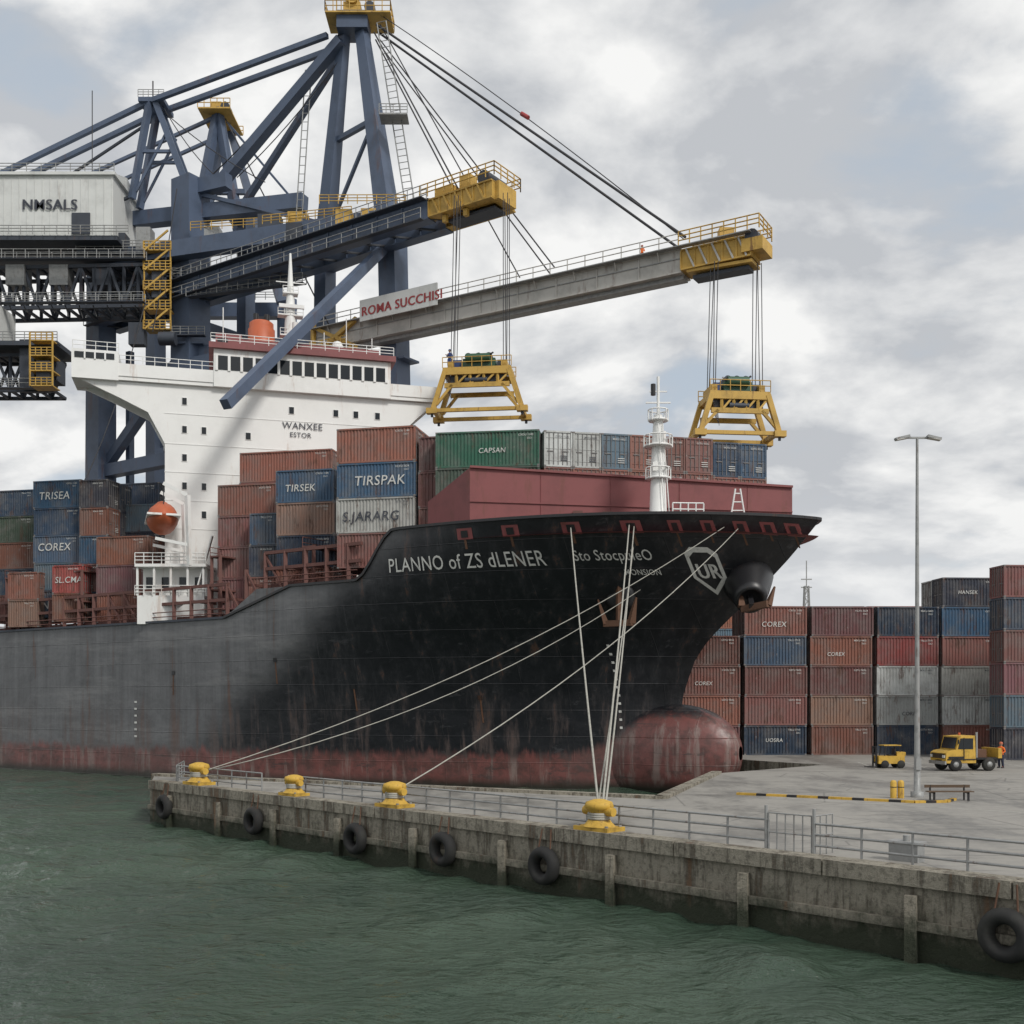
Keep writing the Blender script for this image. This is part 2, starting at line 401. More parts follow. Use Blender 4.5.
cr=sh0+Vector((.1,-.2,-2.2)); an.bar(cr+Vector((-1.3,0,0)),cr+Vector((1.3,0,0)),.55,.5,RUSTY)
for sg in (-1,1): an.bar(cr+Vector((sg*1.15,0,0)),cr+Vector((sg*1.75,-.3,2.0)),.6,.45,RUSTY,.12,.12)
p=Vector((84.4,-hb(84.4,17.6)+.9,17.9)); out=Vector((.36,-.68,-.55)).normalized()
an.lathe(p,[(2.2,0),(2.0,.8),(1.75,1.8),(1.4,3.0),(1.25,3.6),(.95,3.7),(.8,3.3),(0,3.2)],BLACK,n=24,ax=out)
c=p+out*3.7; an.bar(c-out*.5,c+out*.9,.4,.4,BLACK)
c=c+out*.5+Vector((.3,0,-.2)); an.bar(c+Vector((-1.1,.2,-.2)),c+Vector((1.2,-.2,.1)),.6,.5,RUSTY)
for sg in (-1,1): an.bar(c+Vector((sg*1.1,0,0)),c+Vector((sg*1.45,.5,1.5)),.55,.4,RUSTY,.12,.12)
an.build()

fc=B('breakwater',ship)
A_=(-3.5,91.3);B_=(24.0,94.2);D_=(-7.3,95.5);zb=20.8
def wallq(p,q,z0p,z1p,z1q,th=.3):
    p=Vector((*p,0));q=Vector((*q,0));d=(q-p).normalized();x=Vector((-d.y,d.x,0))*th
    vs=[]
    for c,zt in ((p,z1p),(q,z1q)): vs+=[c+Vector((0,0,z0p)),c+Vector((0,0,zt)),c+x+Vector((0,0,z0p)),c+x+Vector((0,0,zt))]
    fc.add(vs,[(0,4,5,1),(2,3,7,6),(1,5,7,3),(0,1,3,2),(4,6,7,5)],MAROON)
wallq(A_,B_,zb,27.1,26.0); wallq(D_,A_,zb,25.0,27.1)
pa=Vector((A_[0],A_[1],0)); pbb=Vector((B_[0],B_[1],0))
for i in (3,6,9,12):
    c=pa.lerp(pbb,i/14); zt=27.1-1.1*i/14; fc.bar(c+Vector((0,-.02,zb)),c+Vector((0,-.02,zt-.1)),.05,.05,MAROON)
fc.bar(pa+Vector((0,-.05,27.15)),pbb+Vector((0,-.05,26.05)),.35,.18,MAROON)
fc.bar(pa+Vector((0,-.05,24.3)),pbb+Vector((0,-.05,23.9)),.12,.10,MAROON)
for i,xx in enumerate((5.5,8,12.5,15,19)):
    c=pa.lerp(pbb,(xx+3.5)/27.5); fc.box(c.x-.4,c.x+.4,c.y-.5,c.y-.12,22,23.6,BROWN)
fc.build()
ms=B('foremast',ship)
mx,my=11.8,88.8
ms.lathe((mx,my,20.8),[(1.0,0),(1.0,1.2),(.72,1.6),(.62,4.5),(.5,8),(.35,10)],WHITE)
for z,r in ((25.6,1.0),(28.2,1.15),(30.3,.8)):
    ms.lathe((mx,my,z),[(0,0),(r,0),(r,.15),(0,.15)],WHITE,n=12)
    for k in range(8):
        a=k*math.pi/4; q=Vector((mx+math.cos(a)*r,my+math.sin(a)*r,z)); ms.cyl(q,q+Vector((0,0,.9)),.05,WHITE,n=4)
    ms.torus((mx,my,z+.9),(0.001,0,1),r,.05,WHITE,n=12,k=4)
ms.cyl((mx,my,30.5),(mx,my,33.9),.12,WHITE); ms.bar((mx-1,my,31.8),(mx+1,my,31.8),.12,.12,WHITE); ms.bar((mx-.7,my,32.7),(mx+.7,my,32.7),.1,.1,WHITE)
ms.box(mx-.5,mx+.5,my-.6,my+.1,26.2,26.9,WHITE); ms.cyl((mx-.4,my,32.4),(mx-.4,my,33.3),.2,BLACK); ms.cyl((mx+.35,my-.3,28.3),(mx+.35,my-.3,29.4),.25,WHITE)
ms.cyl((mx+.9,my-.9,21),(mx+.3,my-.5,30),.05,WHITE,n=4); ms.cyl((mx+.5,my-1.0,21),(mx-.1,my-.6,30),.05,WHITE,n=4)
ms.build()
dr=B('forecastle_rails_and_winches',ship)
dr.rail((12.8,87.6,22),(15.3,87.8,22),1.5,WHITE,.7,.06); dr.rail((16,89,22),(22.5,90,21.9),1.0,WHITE,1.1,.04)
for dx in (-.8,.8): dr.cyl((18.6+dx,90.6,21.5),(18.6+dx*.25,90.6,25.2),.08,WHITE,n=5)
for k in range(5): 
    f=1-k*.17; dr.cyl((18.6-.75*f,90.6,22+k*.7),(18.6+.75*f,90.6,22+k*.7),.06,WHITE,n=4)
for x in (4,9.2,15.5): dr.cyl((x,89.8,22.1),(x+1.8,90.1,22.1),.75,BROWN,n=12); dr.box(x-.4,x+2.2,89.5,90.6,21,21.7,BROWN)
dr.build()

ls=B('lashing_bridge',ship,SM)
s=-62
while s<54:
    zt=ztop(s); 
    ls.bar((s,-14.1,zt-1.2),(s,-14.1,zt+3.4),.35,.35,BROWN)
    if int(s)%3==0: ls.bar((s,-14.1,zt+3.2),(s+2.6,-14.1,zt-.5),.2,.2,BROWN)
    ls.bar((s,-14.1,zt+2.0),(s,-11,zt+2.0),.25,.25,BROWN)
    s+=2.6
for z0,z1,a0,a1 in ((15.6,15.6,-62,37),(18.2,18.2,42,54)):
    for dz in (3.4,1.9): ls.bar((a0,-14.1,z0+dz),(a1,-14.1,z1+dz),.3,.3,BROWN)
    for dz in (.55,1.0): ls.cyl((a0,-14.75,z0+dz),(a1,-14.75,z1+dz),.05,BROWN,n=4)
    ls.box(a0,a1,-13.4,13,z0-1.2,z0+.6,BROWN)
for s in (-40,-27,-14,-1,12,23,34,46.5):
    for yy in (-13.6,-8):
        for ds in (0,1.2): ls.bar((s+ds,yy,15),(s+ds,yy,22),.3,.3,BROWN)
    for z in (18.5,21.8): ls.box(s-.1,s+1.3,-13.8,13.5,z,z+.15,BROWN); ls.rail((s,-13.8,z),(s,13,z),1,BROWN,3,.04,2)
ls.build()

# ------------------------------------------------------------------ containers
_cm={}
def cmesh(L,W=2.44,H=2.6):
    k=(round(L,2),W,H)
    if k in _cm: return _cm[k]
    b_=B('container_mesh'); fr=.14
    for x in (0,L-fr):
        for y in (0,W-fr): b_.box(x,x+fr,y,y+fr,0,H,CONT)
    for z in (0,H-fr):
        for y in (0,W-fr): b_.box(fr,L-fr,y,y+fr,z,z+fr,CONT)
        for x in (0,L-fr): b_.box(x,x+fr,fr,W-fr,z,z+fr,CONT)
    for x in (-.01,L-.17):
        for y in (-.01,W-.17):
            for z in (-.01,H-.13): b_.box(x,x+.18,y,y+.18,z,z+.13,CONTD)
    z0,z1=fr,H-fr
    for y,sg in ((.05,1),(W-.05,-1)):
        nn=int((L-2*fr)/.30)
        pts=[]
        for i in range(nn):
            x=fr+(L-2*fr)*i/nn; st=(L-2*fr)/nn
            pts+=[(x,y),(x+st*.3,y),(x+st*.5,y+sg*.07),(x+st*.8,y+sg*.07)]
        pts.append((L-fr,y)); vs=[]
        for x,yy in pts: vs+=[(x,yy,z0),(x,yy,z1)]
        fs=[(2*i,2*i+2,2*i+3,2*i+1) for i in range(len(pts)-1)]
        b_.add(vs,fs if sg==1 else [f[::-1] for f in fs],CONT)
    b_.add([(fr,fr,H-.06),(L-fr,fr,H-.06),(L-fr,W-fr,H-.06),(fr,W-fr,H-.06)],[(0,1,2,3)],CONT)
    b_.add([(fr,fr,.06),(L-fr,fr,.06),(L-fr,W-fr,.06),(fr,W-fr,.06)],[(3,2,1,0)],CONT)
    for x,sg in ((L,1),(0,-1)):
        xi=x-sg*.07
        b_.add([(xi,fr,z0),(xi,W-fr,z0),(xi,W-fr,z1),(xi,fr,z1)],[(0,1,2,3) if sg>0 else (3,2,1,0)],CONT)
        b_.box(min(xi,xi+sg*.04),max(xi,xi+sg*.04),W/2-.03,W/2+.03,z0,z1,CONTD)
        for yy in (.45,.85,W-.85,W-.45):
            b_.cyl((xi+sg*.05,yy,z0),(xi+sg*.05,yy,z1),.03,CONTD,n=4,cap=False)
        for yy in (.3,W-.9): b_.box(min(xi,xi+sg*.06),max(xi,xi+sg*.06),yy,yy+.55,H*.42,H*.42+.07,CONTD)
        for zz in (.5,H*.5,H-.6): b_.box(min(xi,xi+sg*.03),max(xi,xi+sg*.03),fr,W-fr,zz,zz+.05,CONT)
    o=b_.build(); me=o.data; bpy.data.objects.remove(o); _cm[k]=me; return me
PAL=dict(brown=(.21,.085,.065),red=(.28,.055,.05),maroon=(.15,.06,.058),navy=(.024,.040,.07),blue=(.035,.075,.13),
 steel=(.09,.15,.20),green=(.03,.115,.07),dgreen=(.03,.06,.048),grey=(.36,.37,.355),white=(.50,.51,.49),tan=(.28,.16,.11),orange=(.34,.12,.06))
def container(x,y,z,L,W,H,yaw,col,label=None,lsize=1.1,endlabel=False):
    o=bpy.data.objects.new('shipping_container',cmesh(L,W,H)); COL.objects.link(o)
    o.matrix_world=Matrix.Translation((x,y,z))@Matrix.Rotation(yaw,4,'Z')
    c=PAL[col]; j=random.uniform(.72,1.3); k_=random.uniform(-.012,.012); o.color=(max(.005,c[0]*j+k_),c[1]*j,max(.005,c[2]*j-k_),1)
    dark=col in('white','grey'); tm=TXTD if dark else TXT
    b_=B('markings',o)
    if label:
        vs,_=text_geo(label,lsize); wd=max(v[0] for v in vs)
        b_.text(label,lsize,((L-wd)/2+random.uniform(-.6,.4),-.012,H*random.uniform(.3,.45)),(1,0,0),(0.12,0,1),tm)
    cd=random.choice(['MSKU 4402','TRLU 7719','CXDU 1180','GSTU 9036','HLXU 5524'])
    b_.text(cd,.24,(L-1.8,-.012,H-.5),(1,0,0),(0,0,1),tm); b_.text('22G1',.2,(L-1.05,-.012,H-.78),(1,0,0),(0,0,1),tm)
    if endlabel:
        b_.text(cd,.22,(L+.015,1.0,H-.55),(0,1,0),(0,0,1),tm)
        for zz in (.9,.72,.54): b_.box(L+.0,L+.012,1.45,2.05,zz,zz+.06,tm)
    c_=b_.build(); c_.matrix_parent_inverse=Matrix.Identity(4)
    return o
def stack(x0,x1,y,ztop_,cols,yaw=-12,deep=2,H=3.1,labels=None):
    L=(x1-x0)/math.cos(math.radians(yaw)); yr=math.radians(yaw)
    nx,ny=-math.sin(yr),math.cos(yr)
    for dpt in range(deep):
        for i,c in enumerate(cols):
            if dpt and random.random()<.5: c=random.choice(['brown','navy','maroon','blue'])
            lb=(labels or {}).get(i) if dpt==0 else None
            jx=random.uniform(-.05,.05)
            container(x0+nx*dpt*2.55+jx,y+ny*dpt*2.55,ztop_-H*(i+1),L,2.44,H-.03,yr,c,lb,1.2 if L>6 else .95,True)
stack(-15.6,-8.5,97.8,31.9,['brown','blue','white','brown'],deep=3,labels={1:'TIRSPAK',2:'S.JARARG'})
stack(-22.4,-16.7,104.5,29.6,['blue','tan','navy','brown'],deep=2,labels={0:'TIRSEK'})
stack(-28.0,-18.2,113.0,33.2,['brown','maroon','brown'],deep=3)
stack(-29.3,-23.2,109.5,29.2,['brown','maroon','brown','maroon'],deep=2)
stack(-25.6,-22.7,107.2,26.0,['blue','navy','brown'],deep=1)
stack(-8.2,-5.0,96.5,30.9,['maroon','brown','maroon'],deep=2)
stack(-54.2,-48.3,124.6,32.6,['blue','navy','blue','steel','blue'],deep=2,labels={0:'TRISEA',2:'COREX',4:'NOSA'})
stack(-48.0,-44.6,122.0,32.2,['navy','brown','blue','maroon','navy'],deep=2)
stack(-62,-56.0,130.5,32.6,['navy','dgreen','brown','navy','brown'],deep=2)
stack(-44.8,-38.8,118.6,25.4,['brown','maroon','brown'],deep=2)
stack(-50.5,-46.8,120.8,22.6,['red','brown'],deep=1,labels={0:'SL.CMA'})
stack(-56.8,-53.0,124.0,22.2,['brown','tan'],deep=1)
stack(-49.0,-42.2,133,33.9,['navy','steel','maroon','navy'],deep=2)
stack(-44.5,-38.5,125,30.0,['steel','navy','brown','navy'],deep=2)
yr=math.radians(-8)
for i,c in enumerate(('green','dgreen','maroon')): container(-6.6,94.9,30.9-3.1*(i+1),9.0,2.44,3.07,yr,c,'CAPSAN' if i==0 else None,.6)
rd=Vector((.955,.20,0)).normalized(); ya=math.atan2(rd.y,rd.x)
st=Vector((2.75,94.0,0))
for i,c in enumerate(['white','grey','steel','brown','brown','brown','navy','blue']):
    p=st+rd*i*2.56
    for k in range(2):
        q=p+Vector((-rd.y,rd.x,0))*6.1
        container(q.x,q.y,30.9-3.1*(k+1)-(.25 if i>5 else 0),6.1,2.5,3.07,ya-math.pi/2,c if k==0 else 'brown',None,1,True)
cols=['brown','brown','maroon','red','blue','navy','navy','steel','brown','grey','orange','tan','maroon','dgreen']
plan=[(15.9,['maroon','brown','brown','maroon']),(22.4,['navy','brown','brown','blue','brown']),(28.9,['brown','tan','maroon','brown','maroon']),
      (35.4,['navy','grey','white','red','navy']),(41.9,['brown','white','grey','brown','blue','navy']),(48.6,['blue','navy','grey','navy','brown','brown']),(55.2,['brown','blue','maroon','navy','steel','red'])]
lbs=[None,None,None,'COREX',None,None,None,None,'HANSEK',None,None,None,'UOSRA']
li=0
for x,cc in plan:
    for r in range(3):
        for k,c in enumerate(cc):
            if r: c=random.choice(cols)
            if r==2 and k==len(cc)-1 and random.random()<.5: continue
            li+=1; lb=lbs[li%13] if r==0 else None
            container(x+random.uniform(-.08,.08),105.5+r*2.7+(x-16)*.06,2.5+k*2.88,6.1,2.44,2.84,.06,c,lb,random.choice([.5,.7]),True)
for j in range(3):
    for k in range(6): container(43.4+j*6.6,97+j*.5,2.5+k*2.88,6.1,2.44,2.84,.1,['navy','steel','maroon','brown','blue','maroon'][(k+j*2)%6],None,.8)
for j in range(10):
    for k in range(random.choice([5,6,6])): container(20+j*12.6,140,2.5+k*2.88,12.2,2.44,2.84,.0,random.choice(cols))

# ------------------------------------------------------------------ superstructure
hm=Matrix.Translation((-36.8,116.6,0))@Matrix.Rotation(math.atan2(6.6,24.3),4,'Z')
sp=B('superstructure',ship,hm)
sp.box(0,25,0,12,14,41.3,WHITE)
for z in (20,23,26,29,32,35,38.2): sp.box(-.04,25.04,-.04,12.04,z,z+.07,WHITE)
sp.box(5,24,-.6,9,41.3,45.3,WHITE)
sp.box(5.4,23.6,-.66,-.57,43.1,44.6,GLASS)
for i in range(15): xx=5.3+i*1.3; sp.box(xx-.14,xx+.14,-.72,-.6,43.0,44.7,WHITE)
sp.box(4.94,5.0,0,8,43.1,44.6,GLASS)
sp.box(4.5,24.5,-1.1,9.4,45.3,45.9,MAROON); sp.box(6.5,23,1.5,9.2,45.9,47.2,MAROON)
def wing(xa,xb,ztop1):
    sp.box(min(xa,xb),max(xa,xb),-.4,4.5,41.3,41.7,WHITE)
    sp.box(min(xa,xb),max(xa,xb),-.5,-.3,41.7,43.0,WHITE); sp.box(min(xa,xb),max(xa,xb),4.3,4.5,41.7,43.0,WHITE)
    sp.box(min(xb,xb-.2),max(xb,xb-.2) ,-.5,4.5,41.7,ztop1,WHITE)
wing(5,-9,44.2); wing(24,29.5,43)
sp.box(-9.2,-4.6,-.55,4.6,41.2,44.2,WHITE)
sp.box(-8.9,-5.0,-.62,-.5,43.3,43.9,GLASS)
for xx in (-7.9,-6.9,-5.9): sp.box(xx-.08,xx+.08,-.66,-.5,43.2,44.0,WHITE)
sp.rail((-9.1,-.4,44.2),(-4.6,-.4,44.2),.9,WHITE,1.1,.04,2)
sp.rail((-4.6,-.4,43),(5,-.4,43),.9,WHITE,1.2,.04,2)
for y0 in (0.0,3.6):
    for sg,x0,xe in ((-1,0,-8.5),(1,25,29)):
        pts=[(x0,41.25),(xe,41.25),(x0+(xe-x0)*.55,39.6),(x0+(xe-x0)*.2,38.2),(x0,35)]
        vs=[(a,y0,z) for a,z in pts]+[(a,y0+.5,z) for a,z in pts]; n5=5
        sp.add(vs,[(0,1,2,3,4),(9,8,7,6,5)]+[(i,(i+1)%n5,n5+(i+1)%n5,n5+i) for i in range(n5)],WHITE)
def port(x,z,w_=.5,hh=.7): 
    sp.box(x-w_/2-.08,x+w_/2+.08,-.05,.0,z-hh/2-.08,z+hh/2+.08,WHITE); sp.box(x-w_/2,x+w_/2,-.1,-.02,z-hh/2,z+hh/2,GLASS)
for xx in (13.2,18,20.2,22.6): port(xx,39.4)
for xx in (8.6,19.5,22.6): port(xx,36.3)
for z in (39.6,36.6,33.6,30.6,27.6,24.6): port(2.0,z,.45,.7)
for z in (36.6,30.6,27.6): port(4.0,z,.45,.7)
for z in (33.2,30.2): 
    for xx in (9.2,14.5,20): port(xx,z,.45,.7)
sp.text('WANXEE',1.0,(12.2,-.11,37.4),(1,0,0),(0,0,1),TXTD); sp.text('ESTOR',.75,(13.0,-.11,36.5),(1,0,0),(0,0,1),TXTD)
for z in (25,28,31,34,37,40):
    for yy in (3,6,9): sp.box(-.06,-.01,yy,yy+.6,z,z+.8,GLASS)
sp.rail((4.7,-.8,45.9),(24.3,-.8,45.9),1.0,WHITE,1.5,.045); sp.rail((4.7,-.8,45.9),(4.7,9,45.9),1.0,WHITE,1.5,.045)
sp.lathe((10.2,5,45.9),[(1.5,0),(1.5,3.6),(1.35,3.7),(1.35,4.3),(1.1,4.5),(0,4.5)],ORANGE,n=18)
for q in (9.6,10.8): sp.cyl((q,5,50.2),(q,5,51.3),.3,BLACK)
sp.box(5.2,8,3,7,45.9,48.2,MAROON); sp.box(5.4,7.8,2.95,3.0,46.5,47.6,GLASS)
sp.lathe((13.4,5,46),[(.9,0),(.75,3),(.5,7),(.3,9.5),(.12,12.5)],WHITE,n=10)
for z,ww in ((49,2.3),(51.3,2.8),(53.8,1.7)):
    sp.box(13.4-ww/2,13.4+ww/2,4.4,5.6,z,z+.15,WHITE); sp.rail((13.4-ww/2,4.4,z),(13.4+ww/2,4.4,z),.8,WHITE,.7,.04,2)
sp.box(12.1,14.9,4.2,4.5,52.1,52.5,WHITE); sp.cyl((13.9,4.4,49.2),(13.9,4.4,50.5),.35,WHITE)
sp.bar((11.8,5,55.2),(15,5,55.2),.1,.1,WHITE)
for xx,hh in ((6,5),(17,3.2),(19.5,5),(22.4,3)): sp.cyl((xx,3,46),(xx,3,46+hh),.06,WHITE,n=4)
for xx in (18.5,): sp.lathe((xx,3,46),[(.25,0),(.25,1),(.65,1.2),(.7,1.7),(.45,2.2),(0,2.4)],WHITE,n=12)
sp.build()
lb=B('lifeboat',ship)
c=Vector((-35.8,112.6,26.3)); ax=Vector((.35,-.94,0)).normalized()
lb.lathe(c-ax*3.6,[(0,0),(.7,.25),(1.25,1.2),(1.5,2.6),(1.55,4.2),(1.35,5.8),(.8,6.8),(0,7.2)],ORANGE,n=18,ax=ax)
lb.lathe(c+Vector((0,0,1.0))-ax*1.4,[(0,0),(.75,.2),(.85,1.5),(.6,2.4),(0,2.6)],ORANGE,n=12,ax=ax)
lb.bar(c-ax*3.5,c+ax*3.5,3.2,.2,WHITE)
for k in (-2.6,2.6):
    q=c+ax*k; 
    lb.bar(q+Vector((2.6,0,-5)),q+Vector((2.4,0,2)),.4,.4,WHITE); lb.bar(q+Vector((2.4,0,2)),q+Vector((0,0,3.2)),.35,.35,WHITE)
    lb.bar(q+Vector((2.6,0,-3)),q+Vector((-.8,0,-2.3)),.3,.3,WHITE); lb.cyl(q+Vector((0,0,3.1)),q+Vector((0,0,1)),.05,CABLE,n=4)
lb.build()
ah=B('accommodation_platform',ship)
ah.box(-38,-31.2,111.5,117,15.5,18.4,WHITE); ah.box(-38.2,-31,111.3,117,21.3,21.6,WHITE)
for xx in (-38,-36.3,-34.6,-32.9,-31.3): ah.box(xx-.1,xx+.1,111.5,111.7,18.4,21.3,WHITE)
ah.box(-37.9,-31.3,113,117,18.4,21.3,WHITE); 
for xx in (-37.2,-35.6,-33.8,-32.2): ah.box(xx-.35,xx+.35,112.9,112.97,19.2,20.4,GLASS)
ah.rail((-38.2,111.4,21.6),(-31,111.4,21.6),1.1,WHITE,.9,.05)
ah.rail((-38.2,111.4,18.4),(-31,111.4,18.4),1.0,WHITE,.9,.04)
ah.bar((-32.5,112,17.5),(-30.5,112,24.5),.5,.12,WHITE)
ah.build()

# ------------------------------------------------------------------ cranes
def truss(b_,p,q,hh,m,n=10,r=.28,wd=0):
    p=Vector(p);q=Vector(q);d=(q-p)
    sides=[Vector((0,0,0))] if not wd else [Vector((0,0,0)),Vector((-d.y,d.x,0)).normalized()*wd]
    for o in sides:
        b_.bar(p+o,q+o,r*1.4,r*1.4,m); b_.bar(p+o+Vector((0,0,hh)),q+o+Vector((0,0,hh)),r*1.4,r*1.4,m)
        for i in range(n):
            a=p.lerp(q,i/n)+o; c=p.lerp(q,(i+1)/n)+o; Z=Vector((0,0,hh))
            b_.bar(a,a+Z,r,r,m)
            if i%2: b_.bar(a,c+Z,r,r,m)
            else: b_.bar(a+Z,c,r,r,m)
    if wd:
        for i in range(n+1):
            a=p.lerp(q,i/n); b_.bar(a,a+sides[1],r,r,m); b_.bar(a+Vector((0,0,hh)),a+sides[1]+Vector((0,0,hh)),r,r,m)
def ladder(b_,s0,s1,o=Vector((1.2,-.4,0)),m=None,n_=24):
    m=m or GALV; s0=Vector(s0);s1=Vector(s1)
    for oo in (Vector((0,0,0)),o): b_.cyl(s0+oo,s1+oo,.08,m,n=4)
    for k in range(n_): a=s0.lerp(s1,k/(n_-1)); b_.cyl(a,a+o,.05,m,n=4)
def walkway(b_,p,q,wd=1.0,m=None,mr=None,h_=1.2,step=1.5,both=True):
    p=Vector(p);q=Vector(q);d=(q-p).normalized(); x=Vector((-d.y,d.x,0)).normalized()*wd/2
    b_.bar(p,q,wd,.12,m or BLUED); b_.rail(p-x,q-x,h_,mr or GALV,step,.055,2)
    if both: b_.rail(p+x,q+x,h_,mr or GALV,step,.055,2)
c1=B('ship_to_shore_crane')
def leg(*pts,m=BLUE,f=.88):
    for (a,wa_),(b2,wb_) in zip(pts,pts[1:]): c1.bar(a,b2,wa_*f,wa_*f,m,wb_*f,wb_*f)
leg(((-19.6,143,95.5),1.5),((-15.2,138,65.5),2.7)); leg(((-15.0,137.8,66.5),3.0),((-13.6,137.5,2.5),3.0))
leg(((-21.8,143.5,95.5),1.3),((-25.2,148.5,70),2.2)); leg(((-25.2,148.5,70.5),2.3),((-25.6,148.5,2.5),2.6))
c1.bar((-15,137.8,65.5),(-25.2,148.5,66.5),1.6,2.0,BLUE)
c1.bar((-17.6,140.6,82),(-23.4,146,82),.6,.6,BLUE); c1.bar((-17.6,140.6,82),(-25,148,70),.4,.4,BLUE)
leg(((-22.2,143,93.6),1.4),((-41.6,154,79.2),1.6))
leg(((-22.6,146,93.6),.8),((-40.6,159.5,77),1.0))
leg(((-45,154,80.5),4.2),((-45,154,2.5),4.6)); leg(((-61.6,165,72),3.4),((-61.8,165,2.5),3.8))
leg(((-38.7,160,80),2.0),((-38.7,160,45),2.2)); leg(((-57.3,165,60),1.0),((-57.3,165,25),1.0))
c1.bar((-58,160,77.2),(-28,148.5,75.0),1.8,2.0,BLUE); c1.bar((-47,155,79.3),(-39,151.5,79.3),1.5,2,BLUE)
c1.bar((-60,157,70.2),(-15,137.9,68),1.8,2.2,BLUE)
c1.bar((-61.7,165,69),(-45,154,69),2.2,2.6,BLUE); c1.bar((-45,154,56),(-25.5,148.5,56),1.6,2.0,BLUE)
c1.bar((-60.8,165,43),(-46,155,57),1.3,1.3,BLUE); c1.bar((-61,165,42),(-46,154.5,42),1.8,1.8,BLUE)
c1.bar((-15.2,137.9,65.3),(-28.5,109.4,37.2),1.0,1.05,BLUE)
for z in range(8,78,7): c1.box(-47.3,-42.7,151.7,156.3,z,z+.25,BLUE)
for z in range(8,64,7): c1.bar((-13.7,137.5,z),(-13.7,137.5,z+.25),3.0,3.0,BLUE); c1.bar((-25.6,148.5,z),(-25.6,148.5,z+.25),2.7,2.7,BLUE)
bd=Vector((42.2,-29,0)).normalized(); bn=Vector((-bd.y,bd.x,0))
tip=Vector((-1.9,122.5,64.6)); root=Vector((-62,163.8,64.6))
def girder(b_,p,q,w_,h_,m,off=None,ml=None,step=4.0):
    p=Vector(p);q=Vector(q);d=(q-p);L=d.length;d.normalize();x=Vector((-d.y,d.x,0))
    b_.bar(p,q,w_,h_,m)
    b_.bar(p+Vector((0,0,h_/2)),q+Vector((0,0,h_/2)),w_+.35,.16,ml or m); b_.bar(p-Vector((0,0,h_/2)),q-Vector((0,0,h_/2)),w_+.35,.16,ml or m)
    i=0
    while i*step<L:
        c=p+d*i*step; b_.bar(c-x*(w_/2+.07)-Vector((0,0,h_/2-.1)),c-x*(w_/2+.07)+Vector((0,0,h_/2-.1)),.12,.14,ml or m); i+=1
mid=tip-bd*9
girder(c1,root,mid,1.2,2.2,BLUE); girder(c1,root+bn*3.4,mid+bn*3.4,1.2,2.2,BLUE)
girder(c1,mid,tip,1.1,1.9,YEL,step=1.6); girder(c1,mid+bn*3.4,tip+bn*3.4,1.1,1.9,YEL,step=1.6)
L=(tip-root).length; i=0
while i<L-4:
    c=root+bd*i; c1.bar(c,c+bn*3.4,.45,.8,BLUE if i<L-11 else YEL); c1.bar(c+Vector((0,0,-1.0)),c+bn*3.4+bd*3+Vector((0,0,-1.0)),.22,.22,BLUED); i+=4
c1.bar(tip,tip+bn*3.4,1.1,2.0,YEL); c1.bar(mid+bn*1.7+Vector((0,0,1.0)),tip+bn*1.7+Vector((0,0,1.0)),3.4,.15,YEL)
walkway(c1,root-bn*1.5+Vector((0,0,.9)),mid-bn*1.5+Vector((0,0,.9)),1.0,step=2)
walkway(c1,root-bn*1.7+Vector((0,0,-1.6)),mid-bn*1.7+Vector((0,0,-1.6)),.7,step=2.5,both=False)
for o in (-1.0,4.2): c1.rail(tip-bd*10+bn*o+Vector((0,0,1.2)),tip+bn*o+bd*.6+Vector((0,0,1.2)),1.5,YEL,1.2,.07,3)
c1.rail(tip+bn*-1+bd*.6+Vector((0,0,1.2)),tip+bn*4.2+bd*.6+Vector((0,0,1.2)),1.5,YEL,1.2,.07,3)
c=tip-bd*8.6+bn*.8; c1.bar(c+Vector((0,0,1.1)),c+bd*2.6+Vector((0,0,1.1)),1.5,2.4,YEL); c1.bar(tip-bd*5.4+bn*1.2+Vector((0,0,1.5)),tip-bd*3.8+bn*1.2+Vector((0,0,1.5)),1.3,3.2,YEL)
c1.cyl(tip-bd*1.5+Vector((0,0,1.8))-bn*.2,tip-bd*1.5+Vector((0,0,1.8))+bn*3.5,.8,BLUED,n=12)
for k in range(5): c1.bar(tip-bd*(1+k*1.6)-bn*.65+Vector((0,0,-1.0)),tip-bd*(2+k*1.6)-bn*.65+Vector((0,0,1.0)),.2,.2,YEL)
for k in (4,7): c=tip-bd*k; c1.bar(c+Vector((0,0,-1.1)),c+Vector((0,0,-1.9)),.5,.5,YEL)
c1.bar(tip-bd*7+bn*1.7+Vector((0,0,-1.5)),tip-bd*.5+bn*1.7+Vector((0,0,-1.5)),2.2,.3,BLUED)
c1.box(-19,-15.8,138.2,141,66.3,69.6,YEL); c1.box(-22,-20,137,139,66.8,69.0,YEL); c1.rail((-24,137,69.6),(-13,134.5,68.5),1.1,YEL,1.3,.06); c1.rail((-32,141,68.8),(-20,137,68.2),1.1,YEL,1.3,.06)
c1.box(-24.4,-21,141,144,67,68,YEL); c1.box(-29,-27,141,143,66.8,69,BLUED); c1.box(-10.5,-9.1,131.5,133,66,67.8,YEL)
c1.box(-22.6,-18.6,141.5,145,94.4,96.6,BLUE); c1.box(-24,-15.6,141,145.6,96.0,96.2,YEL)
for (xa,ya_,xb,yb_) in ((-24,141,-15.6,141),(-24,145.6,-15.6,145.6),(-24,141,-24,145.6),(-15.6,141,-15.6,145.6)): c1.rail((xa,ya_,96.2),(xb,yb_,96.2),1.3,YEL,1.1,.06,2)
